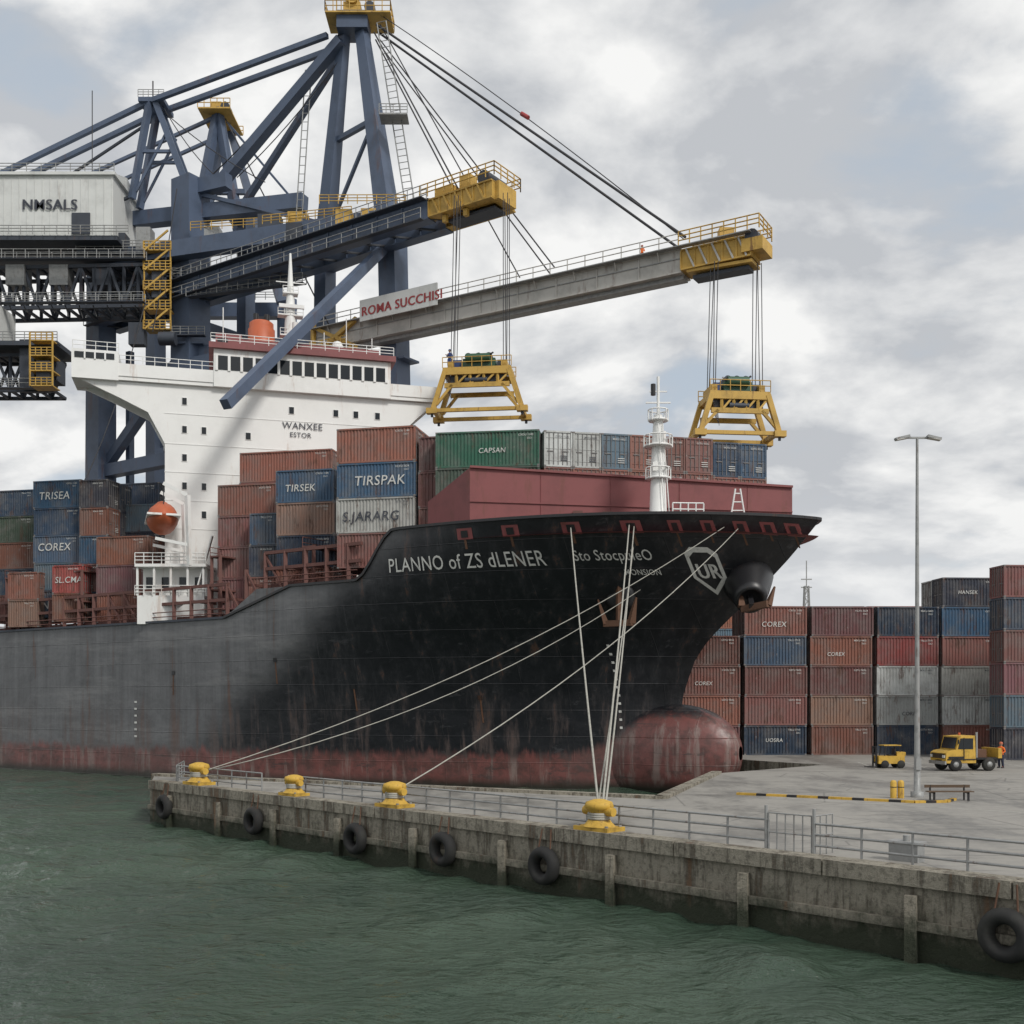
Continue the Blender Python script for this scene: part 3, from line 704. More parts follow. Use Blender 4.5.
c1.box(-21.8,-19.6,142,144,96.3,98.0,YEL); c1.cyl((-20.6,141.6,98.4),(-20.6,144.4,98.4),.8,YEL,n=14); c1.cyl((-18.4,142,97.4),(-18.4,144,97.4),.7,BLUED,n=14); c1.cyl((-20,143,98),(-20,143,103.5),.1,YEL)
c1.cyl((-22.8,143,96),(-22.8,143,100),.08,YEL); c1.bar((-21,143,98),(-22.8,143,100.5),.2,.2,YEL)
ladder(c1,(-17.2,140,94),(-13.2,137,69),n_=30); c1.box(-16.5,-13,136.5,139,80.5,80.7,GALV); c1.rail((-16.5,136.5,80.7),(-13,136.5,80.7),1.1,GALV,.9,.05)
ladder(c1,(-27.6,147,92),(-29,147,70),Vector((.8,0,0)),n_=20)
for o in (0,3.2):
    c1.bar((-24.0,143+o,94.2),(-50.7,154+o,91.6),.6,.65,BLUE); c1.bar((-50.7,154+o,91.6),(-92,166+o,80),.6,.65,BLUE)
    leg(((-50.7,154+o,91.8),.9),((-53.2,154+o,78),.9)); leg(((-50.0,154+o,91.8),.9),((-45.4,154+o,79.5),1.0)); c1.bar((-52,154+o,84.6),(-47,154+o,84.6),.4,.4,BLUE); c1.bar((-52.6,154+o,79),(-48,154+o,88),.3,.3,BLUE)
c1.box(-52.2,-48.6,153.5,158,91.4,92.0,BLUE); c1.rail((-52.2,153.5,92),(-48.6,153.5,92),1.0,GALV,.8,.05); c1.cyl((-50.6,155,92.4),(-50.6,155,95),.1,BLUED)
c1.bar((-50.6,157,91),(-90,170,74.5),.3,.3,BLUED)
c1.bar((-53,154,78.5),(-92,163,66),.35,.35,BLUED); c1.bar((-47,155,79.8),(-22.5,145,70),.5,.5,BLUE)
c1.box(-84,-54.4,150,161,71.0,79.3,OFFW)
for i in range(29): xx=-84+i*1.05; c1.box(xx,xx+.08,149.93,150,71.2,79.1,OFFW)
c1.box(-84.4,-54,149.6,161.4,79.3,79.7,OFFW); c1.rail((-84,149.8,79.7),(-54.2,149.8,79.7),1.2,GALV,2,.06)
c1.add([(-84,150,79.7),(-54.4,150,79.7),(-54.4,155.5,81.6),(-84,155.5,81.6),(-54.4,161,79.7),(-84,161,79.7)],[(0,1,2,3),(3,2,4,5),(1,4,2),(0,3,5)],OFFW)
c1.box(-60,-57.5,149.85,149.95,71.3,74.2,BLUED); c1.box(-74,-72,149.8,149.95,75.5,77.5,BLUED)
for dd in (0,.12): c1.text('NMSALS',2.0,(-66.8+dd,149.8-dd*.1,74.6),(1,0,0),(0,0,1),TXTD)
c1.box(-86,-53.6,149.4,162,70.3,70.9,BLUED); c1.rail((-86,149,70.9),(-52,149,70.9),1.2,GALV,1.6,.06)
truss(c1,(-92,154,62.2),(-47.5,151.5,62.2),5.6,BLUED,22,.34,5)
walkway(c1,(-92,150,67.9),(-50,150,67.9),1,step=1.6); walkway(c1,(-92,150.5,61.9),(-50,149.5,61.9),1,step=1.6)
for xx in (-76,-70,-64,-58,-52): c1.box(xx,xx+2.6,152,154.5,65.2,68,random.choice([BLUED,GALV]))
for i in range(16): cy_=-80+i*1.9; c1.cyl((cy_,150.2,61.7),(cy_+.5,150.2,60.4+.5*math.sin(i)),.08,BLACK,n=5)
truss(c1,(-90,150,50.0),(-62.5,150,50.0),4.8,BLUED,14,.32,4)
walkway(c1,(-90,148.2,49.8),(-62,148.2,49.8),1,step=1.4)
c1.box(-80,-69.5,148,154,56.2,61.4,OFFW); c1.box(-80,-61,147.5,155,55.4,56,BLUED); c1.rail((-80,147.5,56),(-61,147.5,56),1.2,GALV,1.5,.06)
c1.text('DRA 7',1.8,(-76,147.9,57.6),(1,0,0),(0,0,1),TXTD)
for xx,z0,z1 in ((-65,50,56.5),(-63,51,54)): c1.box(xx-1.5,xx+1.5,148.5,151.5,z0,z1,BLUED)
for z in (49.5,51.5,53.5,55.5): c1.box(-64,-61,146,148.5,z,z+.15,YEL); c1.rail((-64,146,z),(-61,146,z),1.1,YEL,.75,.07)
for xx in (-64,-61): c1.bar((xx,146,49.5),(xx,146,56.6),.18,.18,YEL)
c1.box(-63.4,-61.6,146.5,148,50,53,BLUED)
for k in range(5):
    z=58.5+k*2.7; c1.box(-50.2,-46.8,150.4,152.4,z,z+.15,YEL); c1.rail((-50.4,150.3,z),(-46.6,150.3,z),1.2,YEL,.8,.07)
    c1.bar((-50.2,150.3,z),(-47,150.3,z+2.7),.18,.25,YEL)
c1.box(-49.4,-47.4,150.8,152.2,63,67,BLUED)
for xx in (-50.3,-46.7): c1.bar((xx,150.4,58.5),(xx,150.4,70.5),.16,.16,YEL)
c1.box(-52.5,-50.4,150.5,152,56.5,59.5,BLUED); c1.cyl((-48,149.8,57),(-45.8,149.8,57),.9,BLUED,n=14)
c1.box(-60,-47,151.5,157,69.2,69.8,BLUED); c1.rail((-60,151.3,69.8),(-47,151.3,69.8),1.2,GALV,1.3,.06)
for (x,y,z,a,b2,c2,mm) in ((-56.5,152,70,3,2,2.4,BLUED),(-52,152,70,2,2,3.2,GALV),(-34,147,71,3,2,1.8,BLUED),(-30,147,71.5,2,2,1.6,YEL),(-42,150,70,2,2,2.5,GALV),(-37,148,67.5,2.2,2,2,BLUED)): c1.box(x,x+a,y,y+b2,z,z+c2,mm)
c1.rail((-44,150.5,72),(-27,146,71),1.2,YEL,1.6,.06); walkway(c1,(-44,149.5,62.5),(-27,143,62),1,step=1.6)
for z in (66,58,50,42): c1.rail((-47.8,151,z),(-42.2,151,z),1.1,GALV,1.1,.05); c1.box(-47.8,-42.2,150.8,151.8,z-.15,z,BLUED)
def cab(b_,p,q,r=.12,sag=0):
    p=Vector(p);q=Vector(q); pts=[p.lerp(q,k/8)+Vector((0,0,-sag*4*(k/8)*(1-k/8))) for k in range(9)]; b_.line(pts,r,CABLE,5)
for o in (0,1.6):
    cab(c1,(-17.5,142+o,95),(18.3,116+o*2,56.6),.15); 
    cab(c1,(-17.0,142+o,93),(4.8,123.6+o*2,56.4),.09)
    cab(c1,(-17.8,142+o,94),(-6.2,125.4+o*2,66.2),.10)
cab(c1,(-16.6,142,96),(18.3,117,56.8),.06,-.6); cab(c1,(-17,142,95),(.9,126,56.2),.08)
c1.cyl((1.1,128.3,76.2),(1.9,127.7,75.4),.25,REDP)
cab(c1,(-22,143,95),(-45,156,80),.09,1.0); cab(c1,(-75,148,79),(-62,125,40),.06,3); cab(c1,(-50,150,62),(-58,140,30),.07,4)
for p_,q_ in (((-50.5,155,92),(-33,147,77)),((-49.5,155,92),(-41,151,80)),((-58,152,92),(-58,152,79)),((-38,152,80),(-22,143.5,92)),((-46,151,78),(-49,150,58))): cab(c1,p_,q_,.07,.8)
c1.build()

c2=B('ship_to_shore_crane')
bd2=Vector((48.5,-29,0)).normalized(); bn2=Vector((-bd2.y,bd2.x,0))
t2=Vector((24.8,111.8,53.6)); r2=Vector((-24.5,141.2,53.6)); m2=t2-bd2*7.6
girder(c2,r2,m2,2.4,2.4,LGREY,step=5)
c2.bar(r2+Vector((0,0,-1.5)),m2+Vector((0,0,-1.5)),1.3,.45,GALV)
c2.bar(r2-bn2*1.26+Vector((0,0,.25)),m2-bn2*1.26+Vector((0,0,.25)),.08,.1,GALV)
girder(c2,m2,t2,2.6,2.0,YEL,step=1.5); 
for o in (-1.7,1.7):
    c2.bar(r2+bn2*o+Vector((0,0,1.25)),t2+bn2*o+Vector((0,0,1.25)),.8,.1,GALV); c2.rail(r2+bn2*o*1.2+Vector((0,0,1.3)),m2+bn2*o*1.2+Vector((0,0,1.3)),1.2,LGREY,2.2,.06,2)
    c2.rail(m2+bn2*o*1.2+Vector((0,0,1.3)),t2+bd2*1+bn2*o*1.2+Vector((0,0,1.3)),1.4,YEL,1.2,.07,3)
    for k in range(10): c=r2.lerp(m2,(k+.5)/10)+bn2*o; c2.bar(c+Vector((0,0,1.2)),c-bn2*o*.35+Vector((0,0,.1)),.12,.12,LGREY)
c2.rail(t2+bd2*1-bn2*2+Vector((0,0,1.3)),t2+bd2*1+bn2*2+Vector((0,0,1.3)),1.4,YEL,1.2,.07,3)
c2.bar(t2-bd2*1.0,t2-bd2*1.0+bd2*2.2,3.2,1.3,YEL); c2.bar(t2-bd2*7-Vector((0,0,1.2)),t2-Vector((0,0,1.5)),2.6,.3,YEL)
c2.bar(t2-bd2*6.5-Vector((0,0,1.8)),t2-bd2*.5-Vector((0,0,1.9)),1.6,.35,BLUED); c2.box(t2.x-3.5,t2.x-2,t2.y+1,t2.y+2.3,54.6,56.3,YEL); c2.cyl(t2-bn2*1.5+Vector((0,0,.9)),t2+bn2*1.5+Vector((0,0,.9)),.7,BLUED,n=12)
for k in range(5): c2.bar(t2-bd2*(.5+k*1.4)-bn2*1.42+Vector((0,0,-1.0)),t2-bd2*(1.4+k*1.4)-bn2*1.42+Vector((0,0,1.0)),.18,.18,LGREY)
for o in (-1.5,1.5):
    c=r2+bn2*o; c2.bar(c+Vector((0,0,-2.2)),c+bd2*7+Vector((0,0,1.5)),.5,.5,YEL); c2.bar(c+Vector((0,0,1.6)),c+bd2*7+Vector((0,0,-2.0)),.45,.45,YEL); c2.bar(c+Vector((0,0,-2.2)),c+bd2*7+Vector((0,0,-2)),.45,.45,YEL); c2.bar(c+Vector((0,0,-2.2)),c+Vector((0,0,2)),.5,.5,YEL)
c2.rail(r2-bn2*2.2+Vector((0,0,-1.8)),r2-bn2*2.2+bd2*6+Vector((0,0,-1.8)),1.2,YEL,1,.07)
c2.bar(r2,r2-bd2*30,2.6,2.8,BLUE); 
sd=bd2; s0=r2+bd2*8.2-bn2*2.4+Vector((0,0,.6)); Ls=11.5; Zb=Vector((0,0,2.6))
c2.add([s0,s0+sd*Ls,s0+sd*Ls+Zb,s0+Zb,s0+bn2*.2,s0+sd*Ls+bn2*.2,s0+sd*Ls+bn2*.2+Zb,s0+bn2*.2+Zb],[(0,1,2,3),(5,4,7,6),(3,2,6,7),(0,4,5,1),(1,5,6,2),(0,3,7,4)],OFFW)
for dd in (0,.1): c2.text('ROMA SUCCHISI',1.55,s0+Vector((0,0,.6))+sd*(.25+dd)-bn2*(.04+dd*.1),sd*1,(0,0,1),REDP)
for k in range(4): c2.bar(s0+sd*(.4+k*3.5)+bn2*.1,s0+sd*(.4+k*3.5)+bn2*1.1+Vector((0,0,.5)),.12,.12,GALV)
for a,b3 in (((-44.1,165,96.5),(-49,165,70)),((-44.1,165,96.5),(-39.5,165,70)),((-43.5,170,95.5),(-36,172,70)),((-44.5,170,95.5),(-52,172,70))): c2.bar(a,b3,1.0,1.0,BLUE,1.5,1.5)
c2.box(-46.6,-41.8,163,171,95.5,95.7,YEL); c2.rail((-46.6,163,95.7),(-41.8,163,95.7),1.3,YEL,.9,.07,2); c2.rail((-46.6,171,95.7),(-41.8,171,95.7),1.3,YEL,.9,.07,2); c2.box(-45.2,-43.6,165,167,95.8,97.6,YEL); c2.cyl((-42.8,164,96.4),(-42.8,166,96.4),.7,BLUED)
for o in (0,5): c2.bar((-45,165+o,95),(-100,182+o,81),.45,.45,BLUE)
c2.bar((-48,165,84),(-40,165,84),.7,.7,BLUE); c2.bar((-47.5,165,78),(-41.5,165,89),.4,.4,BLUE)
c2.bar((-43,166,95),(-28,160,76),.3,.3,BLUE); cab(c2,(-43,165,95),(-24,146,57),.1)
for x,y in ((-57,176),(-36,176),(-24,146.5)): c2.bar((x,y,72 if y>170 else 52),(x,y,2.5),2.2,2.2,BLUE)
c2.bar((-57,176,70),(-24,146.5,51.5),1.8,2,BLUE); c2.bar((-57,176,48),(-36,176,66),1.2,1.2,BLUE)
c2.bar((-57,176,70),(-36,176,70),1.8,2.2,BLUE); c2.rail((-57,175,71.5),(-36,175,71.5),1.2,GALV,1.6,.06)
c2.build()

def human(name,pos,top,legs,hat,face=-math.pi/2,arm=.25,parent=None):
    e=empty(name,parent); 
    bm_v=[];edges=[];rad=[]
    def v(x,y,z,r): bm_v.append((x,y,z)); rad.append(r); return len(bm_v)-1
    pel=v(0,0,.95,.15); ch=v(0,.0,1.25,.165); sh_=v(0,0,1.42,.12); nk=v(0,0,1.53,.06); edges+=[(pel,ch),(ch,sh_),(sh_,nk)]
    hp=[]
    for sg in (-1,1):
        hip=v(sg*.1,0,.88,.11); kn=v(sg*.13,.05,.5,.075); an_=v(sg*.14,-.02,.1,.05); toe=v(sg*.15,.15,.05,.045); edges+=[(pel,hip),(hip,kn),(kn,an_),(an_,toe)]
        s1=v(sg*.2,0,1.41,.075); el=v(sg*.29,-.03,1.14,.05); wr=v(sg*(.3-arm*.2),.12+arm*.3,.95+arm*.3,.035); edges+=[(sh_,s1),(s1,el),(el,wr)]
        hp.append(Vector(bm_v[wr]))
    me=bpy.data.meshes.new('body'); me.from_pydata(bm_v,edges,[]); o=bpy.data.objects.new('body',me); COL.objects.link(o); o.parent=e
    md=o.modifiers.new('s','SKIN'); 
    for i,r in enumerate(rad): me.skin_vertices[0].data[i].radius=(r,r*.8)
    me.skin_vertices[0].data[0].use_root=True
    o.modifiers.new('ss','SUBSURF').levels=1; o.modifiers['ss'].render_levels=2
    me.materials.append(top)
    b_=B('trousers',e)
    for sg in (-1,1): b_.cyl((sg*.105,0,.93),(sg*.13,.05,.5),.125,legs,.092,10); b_.cyl((sg*.13,.05,.52),(sg*.14,-.02,.08),.092,legs,.072,10); b_.lathe((sg*.145,-.08,.05),[(0,0),(.06,.02),(.065,.2),(.03,.3),(0,.31)],BLACK,n=8,ax=(0,1,0))
    b_.build()
    b_=B('head',e)
    b_.lathe((0,.01,1.5),[(.05,0),(.055,.06),(.085,.1),(.1,.17),(.095,.24),(.05,.29),(0,.3)],SKIN,n=14)
    b_.box(-.015,.015,.1,.135,1.62,1.66,SKIN); 
    for sg in (-1,1): b_.box(sg*.035-.012,sg*.035+.012,.095,.108,1.67,1.685,BLACK); b_.box(sg*.1-.012,sg*.1+.012,-.02,.02,1.63,1.69,SKIN)
    b_.box(-.03,.03,.09,.104,1.585,1.595,REDP)
    b_.lathe((0,0,1.7),[(.15,0),(.125,.015),(.12,.07),(.07,.12),(0,.135)],hat,n=14)
    for w_ in hp:
        b_.box(w_.x-.04,w_.x+.04,w_.y-.02,w_.y+.07,w_.z-.03,w_.z+.01,SKIN)
        for k in range(4): b_.cyl((w_.x-.032+k*.021,w_.y+.06,w_.z-.01),(w_.x-.032+k*.021,w_.y+.12+.01*(k in(1,2)),w_.z-.045),.01,SKIN,n=5)
        b_.cyl((w_.x-.04,w_.y,w_.z),(w_.x-.07,w_.y+.06,w_.z-.01),.012,SKIN,n=5)
    b_.build()
    e.location=pos; e.rotation_euler=(0,0,face); return e

def spreader(cx,cy,zb_,ztop_,hw,boomz,yaw):
    M=Matrix.Translation((cx,cy,0))@Matrix.Rotation(yaw,4,'Z')
    b_=B('crane_spreader',None,M); H=ztop_-zb_; zt=ztop_; tw=hw*.76
    b_.box(-tw,tw,-2.2,-1.8,zt-1.5,zt-.7,YEL); b_.box(-tw,tw,1.8,2.2,zt-1.5,zt-.7,YEL)
    for x in (-tw,-tw*.45,0,tw*.45,tw-.4): b_.box(x,x+.4,-1.8,1.8,zt-1.4,zt-.8,YEL)
    b_.box(-tw*.9,tw*.9,-1.7,1.7,zt-.7,zt-.55,BLUED)
    b_.box(-tw*.95,tw*.95,-2.15,-1.85,zt-2.9,zt-2.4,YEL); b_.box(-tw*.95,tw*.95,1.85,2.15,zt-2.9,zt-2.4,YEL)
    for x in (-tw*.6,-tw*.2,tw*.2,tw*.6): b_.bar((x,-2,zt-2.6),(x,-2,zt-1.2),.25,.25,YEL); b_.bar((x,-2,zt-2.6),(x+tw*.35,-2,zt-1.3),.2,.2,YEL)
    b_.box(-tw*.8,tw*.8,-1.7,-1.5,zt-2.4,zt-1.5,BLUED)
    for sx in (-1,1):
        for y in (-2.0,2.0):
            b_.bar((sx*tw*.93,y,zt-1.0),(sx*hw*.97,y,zb_+.5),.5,.5,YEL); b_.bar((sx*hw*.55,y,zt-2.6),(sx*hw*.9,y,zb_+.9),.3,.3,YEL)
            b_.box(sx*hw-.6,sx*hw+.6,y-.4,y+.4,zb_-.1,zb_+.5,YEL); b_.cyl((sx*hw,y,zb_-.1),(sx*hw,y,zb_-.45),.15,BLUED)
        b_.bar((sx*hw*.97,-2,zb_+.4),(sx*hw*.97,2,zb_+.4),.45,.45,YEL)
    for y in (-2.0,2.0): b_.bar((-hw*.97,y,zb_+.25),(hw*.97,y,zb_+.25),.38,.38,YEL)
    b_.box(-tw*.45,tw*.5,-1.2,1.2,zt-.55,zt+.5,GREEN); b_.cyl((-tw*.35,-1.3,zt+.5),(tw*.35,-1.3,zt+.5),.5,GREEN,n=12)
    b_.box(tw*.55,tw*.8,-.9,.9,zt-.55,zt+.35,BLUED); b_.box(-tw*.75,-tw*.5,-.8,.8,zt-.55,zt+.5,DBLUE)
    b_.box(-tw*.1,tw*.15,-1.35,-1.1,zt-2.4,zt-1.6,GREEN); b_.cyl((-tw*.35,-1.9,zt-2.1),(tw*.3,-1.9,zt-2.1),.3,BLUED)
    for x in (-tw*.3,0,tw*.3): b_.cyl((x,-1,zt+.8),(x,1,zt+.8),.4,BLUED,n=12)
    b_.bar((-tw*.4,0,zt+1.25),(tw*.3,0,zt+1.1),.12,.12,GALV); b_.cyl((tw*.1,-1.2,zt+.4),(tw*.45,-1.2,zt+1.1),.1,BLACK)
    b_.rail((-tw,-2.2,zt-.7),(tw,-2.2,zt-.7),1.1,YEL,1.1,.05,2); b_.rail((-tw,2.2,zt-.7),(tw,2.2,zt-.7),1.1,YEL,1.1,.05,2)
    for x,xt in ((-tw*.8,-tw*.72),(-tw*.74,-tw*.60),(tw*.74,tw*.72),(tw*.84,tw*.85)):
        for y in (-1.2,1.2): b_.cyl((x,y,zt-.7),(xt,y*.6,boomz),.045,CABLE,n=4)
    for x in (-tw*.8,tw*.78): b_.box(x-.3,x+.3,-1.6,1.6,zt-.7,zt+.1,YEL)
    for k in range(5):
        x=-tw+.3+k*.1; b_.cyl((x,-2.0,zt-1.5),(x+.25,-2.1,zt-3.4-k*.2),.03,BLACK,n=4)
    b_.build()
spreader(-3.6,122.5,39.4,45.0,5.0,63.8,-.12)
spreader(22.7,112.5,34.4,39.5,4.1,52.3,.1)
human('port_worker',(-6.9,121.9,44.4),COVER,COVER,DBLUE,face=2.6,arm=1.0).scale=(1.25,)*3
human('dock_worker',(38.1,85.7,2.5),HIVIS,NAVYC,ORANGE,face=2.2,arm=.4).scale=(1.12,)*3
human('port_worker',(14.0,118.4,54.95),HIVIS,NAVYC,REDP,face=2.8,arm=.6)

# ------------------------------------------------------------------ quay furniture
rl=B('quay_railing')
rl.rail(E(1.0,1.4),E(11.2,1.4),1.1,GALV,1.7,.045); rl.rail(E(.8,1.4),E(.8,1.4)+Vector((-1,5,0)),1.1,GALV,1.7,.045)
rl.rail(E(14,1.4),E(45.0,1.4),1.1,GALV,1.75,.045); rl.rail(E(46.8,1.4),E(110,1.4),1.1,GALV,1.75,.045)
rl.build()
gt=B('quay_gate')
for a in (44.9,46.8): gt.cyl(E(a,1.4),E(a,1.4,4.1),.06,GALV)
gt.rail(E(45.0,1.4),E(46.7,1.4),1.35,GALV,.35,.025,2); gt.rail(E(46.8,1.4),E(46.8,2.6),1.35,GALV,.35,.025,2)
gt.build()
ub=B('utility_box'); c=E(49,2.6,2.5); ub.bar(c+Vector((0,0,.3)),c+EV*1.0+Vector((0,0,.3)),.5,.6,GALV); ub.bar(c-EV*.05+Vector((0,0,.63)),c+EV*1.05+Vector((0,0,.63)),.6,.06,GALV); ub.cyl(c+EV*.5+Vector((0,0,.6)),c+EV*.5+Vector((0,0,.85)),.12,GALV); ub.build()
def bollard(a,sc=1.0,inn=.55):
    b_=B('mooring_bollard',None,Matrix.Translation(E(a,inn,2.68))@Matrix.Rotation(math.atan2(EV.y,EV.x),4,'Z')@Matrix.Scale(sc,4))
    b_.box(-.85,.85,-.5,.5,0,.16,YELB)
    for x in (-.7,.7):
        for y in (-.38,.38): b_.cyl((x,y,.16),(x,y,.22),.07,GALV,n=6)
    b_.lathe((0,0,.16),[(.62,0),(.5,.12),(.36,.3),(.33,.5),(.45,.62),(.56,.72),(.5,.9),(.2,1.0),(0,1.02)],YELB,n=20)
    b_.cyl((-.72,0,.72),(.72,0,.72),.17,YELB,n=12)
    for s_ in (.3,.38,.46): b_.torus((0,0,.16+s_),(0.01,0,1),.40,.05,ROPE,n=18,k=6)
    b_.build()
for a,sc in ((5.4,1.15),(15.9,.95),(24.7,1.05),(37.8,1.05),(78,1.1)): bollard(a,sc)
def tyre(a,z=1.15,R=.58):
    b_=B('tyre_fender'); c=E(a,0,z)+EN*.32; b_.torus(c,EN,R,.24,RUBBER); 
    for k in (-.35,.35): b_.cyl(c+EV*k+Vector((0,0,R-.1)),E(a+k*.7,-.15,2.6),.03,RUSTY,n=5)
    b_.build()
for a in (2.6,13.2,22.7,29.3,35.6,53.9): tyre(a,1.1+random.uniform(-.08,.1),.55)
def rope(name,p,q,sag,r=.04):
    b_=B(name); p=Vector(p);q=Vector(q)
    pts=[p.lerp(q,k/14)+Vector((0,0,-sag*4*(k/14)*(1-k/14))) for k in range(15)]; b_.line(pts,r,ROPE,6); b_.build()
def SP(s,z): v=Vector(onhull(s,z,.1)); return C0+U*v.x+NN*v.y+Vector((0,0,v.z))
b4=E(37.8,.55,3.4)
rope('mooring_rope',b4,SP(74.3,21.4),.35,.05); rope('mooring_rope',b4+EV*.15,SP(78.5,21.5),.4,.05); rope('mooring_rope',b4+EV*.3,SP(78.8,21.4),.7,.045); rope('mooring_rope',b4-EV*.1,SP(78.3,20.0),.5,.04)
b1=E(5.4,.55,3.4); rope('mooring_rope',b1,SP(84.6,21.4),1.6,.035); rope('mooring_rope',b1,SP(77.6,16.8),1.8,.035)
b3=E(24.7,.55,3.4); rope('mooring_rope',b3,SP(85.4,21.3),1.2,.035)

lp=B('street_lamp')
lx,ly=22.1,60.0
lp.lathe((lx,ly,2.5),[(.35,0),(.35,.3),(.18,.32),(.17,1.6),(.13,6),(.07,19.6)],GALV,n=12)
lp.bar((lx-1.0,ly,22.1),(lx+1.0,ly,22.1),.1,.1,GALV)
for sg in (-1,1):
    lp.bar((lx+sg*.5,ly-.1,22.15),(lx+sg*1.25,ly-.15,22.0),.45,.14,GALV,.3,.1); lp.bar((lx+sg*.55,ly-.1,22.06),(lx+sg*1.2,ly-.15,21.93),.36,.04,LGREY)
lp.box(lx-.14,lx+.14,ly-.25,ly-.1,4.0,4.6,GALV)
lp.build()
kb=B('striped_kerb')
kp=[Vector((12.6,61.6,2.5)),Vector((17,59,2.5)),Vector((20.7,56.6,2.5)),Vector((22.4,56.8,2.5)),Vector((23.4,58.2,2.5))]
i=0
for p,q in zip(kp,kp[1:]):
    L=(q-p).length; n_=max(1,round(L/.6))
    for k in range(n_):
        a=p.lerp(q,k/n_);c=p.lerp(q,(k+1)/n_); kb.bar(a+Vector((0,0,.06)),c+Vector((0,0,.06)),.25,.13,YELB if i%3<2 else BLACK); i+=1
kb.build()
yb=B('safety_bollard'); 
for xx in (20.6,21.0): yb.lathe((xx,59.4,2.5),[(.17,0),(.17,.85),(.12,.95),(0,.98)],YELB,n=12); yb.torus((xx,59.4,3.1),(0.01,0,1),.17,.02,BLACK,n=12,k=4)
yb.build()
bn_=B('park_bench')
for k in range(3): bn_.box(21.9,24.3,57.8+k*.17,57.93+k*.17,2.95,3.0,WOOD)
bn_.box(21.9,24.3,58.38,58.43,3.15,3.3,WOOD)
for xx in (22.2,24.0): bn_.box(xx-.05,xx+.05,57.8,57.88,2.5,2.95,BLACK); bn_.bar((xx,58.4,2.5),(xx,58.42,3.3),.08,.08,BLACK); bn_.box(xx-.05,xx+.05,57.8,58.4,2.88,2.94,BLACK)
bn_.build()

def vehicle_truck(M):
    b_=B('terminal_tractor',None,M)
    b_.box(-2.3,2.2,-.5,.5,.55,.85,BLACK)
    pts=[(-2.3,.6),(-2.3,1.35),(-2.05,1.5),(-1.5,1.6),(-1.25,2.6),(.0,2.65),(.1,.6)]
    vs=[(x,-1.1,z) for x,z in pts]+[(x,1.1,z) for x,z in pts]; n7=7
    b_.add(vs,[tuple(range(7)),tuple(range(13,6,-1))]+[(i,n7+i,n7+(i+1)%n7,(i+1)%n7) for i in range(n7)],YELB)
    for y,s_ in ((-1.13,1),(1.13,1)):
        b_.add([(-1.35,y,1.65),(-.15,y,1.65),(-.15,y,2.45),(-1.15,y,2.45)],[(0,1,2,3)],GLASS)
        b_.box(-.9,-.85,y-.02,y+.02,.8,2.5,BLACK); b_.box(-2.2,.05,y-.03,y+.03,.85,.92,BLACK)
    b_.add([(-1.53,-.95,1.68),(-1.53,.95,1.68),(-1.31,.9,2.5),(-1.31,-.9,2.5)],[(0,1,2,3)],GLASS)
    b_.box(-2.36,-2.28,-.9,.9,.95,1.3,BLACK); b_.box(-2.42,-2.3,-1.15,1.15,.5,.75,GALV)
    for y in (-.85,.85): b_.box(-2.39,-2.3,y-.15,y+.15,1.0,1.2,TXT)
    b_.cyl((.25,-.9,.9),(.25,-.9,2.9),.09,GALV); b_.box(.2,2.2,-1.0,1.0,.85,1.0,BLACK); b_.box(1.9,2.2,-1.1,1.1,.95,1.7,YELB); b_.box(.4,1.2,-.7,.7,1.0,1.6,RUSTY)
    b_.box(-2.1,-.95,-1.2,-1.12,.95,1.1,BLACK); b_.bar((-1.3,-1.15,2.2),(-1.5,-1.35,2.2),.05,.3,BLACK)
    for x in (-1.5,1.2):
        for y in (-.95,.95):
            b_.lathe((x,y-.18,.5),[(.2,0),(.45,.0),(.5,.06),(.5,.3),(.45,.36),(.2,.36)],RUBBER,n=18,ax=(0,1,0)); b_.lathe((x,y-.19,.5),[(0,0),(.22,.01),(.22,.37),(0,.38)],GALV,n=12,ax=(0,1,0))
    b_.cyl((-.6,0,2.65),(-.6,0,2.85),.09,ORANGE)
    b_.build()
vehicle_truck(Matrix.Translation((34.3,83.0,2.5))@Matrix.Rotation(.15,4,'Z'))
fk=B('forklift',None,Matrix.Translation((29.6,86.0,2.5))@Matrix.Rotation(.1,4,'Z'))
fk.box(-1.2,.9,-.55,.55,.35,.95,YELB); fk.box(.3,1.0,-.5,.5,.95,1.25,YELB); fk.box(-.2,.25,-.3,.3,.95,1.05,BLACK); fk.box(.2,.3,-.3,.3,1.0,1.5,BLACK)
for x in (-.7,.6):
    for y in (-.45,.45): fk.bar((x,y,.9),(x*.85,y,1.75),.07,.07,BLACK)
    for y in (-.5,.5): fk.lathe((x,y-.1,.3),[(0,0),(.3,.0),(.32,.03),(.32,.17),(.3,.2),(0,.2)],RUBBER,n=14,ax=(0,1,0))
fk.box(-.75,.65,-.5,.5,1.73,1.8,YELB)
for y in (-.3,.3): fk.bar((-1.3,y,.1),(-1.3,y,1.7),.1,.12,BLACK); fk.box(-2.0,-1.3,y-.06,y+.06,.08,.14,BLACK)
for z in (.4,1.1,1.6): fk.box(-1.36,-1.26,-.35,.35,z,z+.08,BLACK)
fk.build()

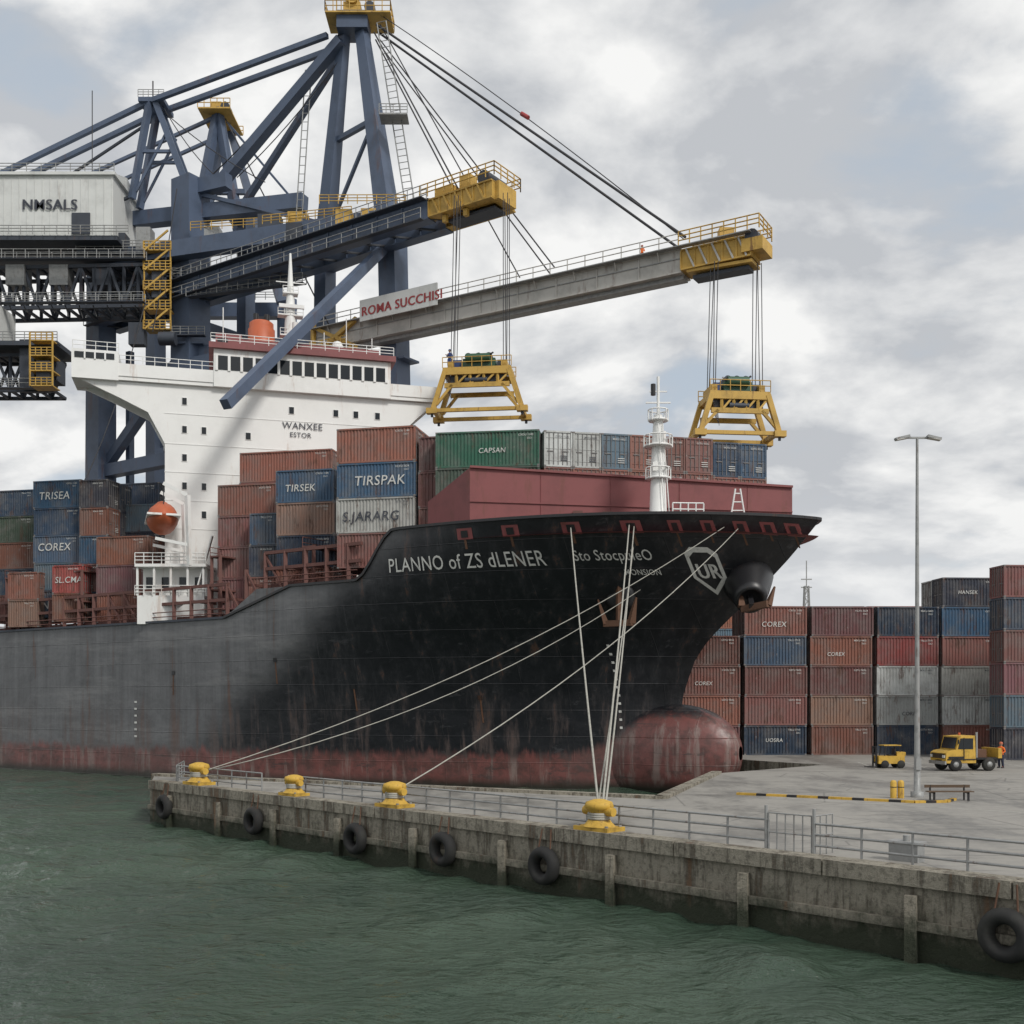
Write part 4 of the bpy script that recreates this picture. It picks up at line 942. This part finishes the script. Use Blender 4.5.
lt=B('lattice_tower'); bx,by=110.3,412; 
for z0 in range(0,48,4):
    w0=2.2*(1-z0/70);w1=2.2*(1-(z0+4)/70)
    for sx,sy in ((-1,-1),(1,-1),(1,1),(-1,1)):
        lt.bar((bx+sx*w0,by+sy*w0,z0+2.5),(bx+sx*w1,by+sy*w1,z0+6.5),.4,.4,GALV)
    lt.bar((bx-w0,by-w0,z0+2.5),(bx+w1,by-w1,z0+6.5),.28,.28,GALV); lt.bar((bx+w0,by-w0,z0+2.5),(bx-w1,by-w1,z0+6.5),.28,.28,GALV)
    lt.bar((bx-w0,by-w0,z0+2.5),(bx+w0,by-w0,z0+2.5),.22,.22,GALV)
for dz in (50,53): lt.bar((bx-2,by,dz),(bx+2,by,dz),.4,.4,GALV)
lt.cyl((bx,by,50),(bx,by,60),.2,GALV); lt.build()

# ------------------------------------------------------------------ world, sun, camera
W=bpy.data.worlds.new('World'); scene.world=W; W.use_nodes=True; t=W.node_tree
try: W.cycles.sampling_method='MANUAL'; W.cycles.sample_map_resolution=512
except Exception: pass
bg=t.nodes['Background']; bg.inputs[1].default_value=.1
sky=N(t,'ShaderNodeTexSky',sky_type='NISHITA'); sky.sun_disc=False; sky.sun_elevation=math.radians(42); sky.sun_rotation=math.radians(140)
tc=N(t,'ShaderNodeTexCoord').outputs['Generated']; s3=N(t,'ShaderNodeSeparateXYZ'); t.links.new(tc,s3.inputs[0])
den=math_(t,'ADD',math_(t,'MAXIMUM',s3.outputs[2],0.0),.30)
cb=N(t,'ShaderNodeCombineXYZ'); t.links.new(math_(t,'DIVIDE',s3.outputs[0],den),cb.inputs[0]); t.links.new(math_(t,'DIVIDE',s3.outputs[1],den),cb.inputs[1])
v=cb.outputs[0]
def wn(scale,detail,rough,off,dist=0,sc=(1,1,1)):
    mp=N(t,'ShaderNodeMapping'); mp.inputs['Location'].default_value=off; mp.inputs['Scale'].default_value=sc; t.links.new(v,mp.inputs[0])
    n_=N(t,'ShaderNodeTexNoise'); n_.inputs['Scale'].default_value=scale; n_.inputs['Detail'].default_value=detail; n_.inputs['Roughness'].default_value=rough; n_.inputs['Distortion'].default_value=dist
    t.links.new(mp.outputs[0],n_.inputs[0]); return n_.outputs['Fac']
n1=wn(2.6,8,.54,(5.1,2.7,0),.2); n2=wn(2.6,8,.54,(5.03,2.82,0),.2); n3=wn(.9,3,.5,(8,2,0))
cover=ramp(t,n1,.33,.46)
shade=math_(t,'MULTIPLY_ADD',math_(t,'SUBTRACT',n1,n2),5.0,.52)
shade=math_(t,'ADD',shade,math_(t,'MULTIPLY',math_(t,'SUBTRACT',n3,.5),1.5),None,True)
cl=mixc(t,shade,(5.3,5.5,5.8),(9.3,9.3,9.2))
skc=mixc(t,.75,sky.outputs[0],(5.7,6.3,6.9))
fin=mixc(t,cover,skc,cl)
hz=ramp(t,s3.outputs[2],.0,.20)
fin=mixc(t,hz,(7.6,7.75,7.9),fin)
t.links.new(fin,bg.inputs[0])
sl=bpy.data.lights.new('sun','SUN'); sl.energy=2.3; sl.angle=math.radians(12); sl.color=(1,.965,.91)
so=bpy.data.objects.new('sun',sl); COL.objects.link(so)
el=math.radians(42); az=math.radians(140); sv=Vector((math.sin(az)*math.cos(el),math.cos(az)*math.cos(el),math.sin(el)))
so.rotation_euler=sv.to_track_quat('Z','Y').to_euler()
cam=bpy.data.cameras.new('camera'); co=bpy.data.objects.new('camera',cam); COL.objects.link(co)
co.location=(0,0,7.8); co.rotation_euler=(math.radians(90),0,0); cam.sensor_width=36; cam.lens=38.67; cam.shift_y=188/1024; cam.clip_end=12000; cam.clip_start=.5
scene.camera=co
scene.view_settings.view_transform='Standard'; scene.view_settings.look='None'; scene.view_settings.exposure=0
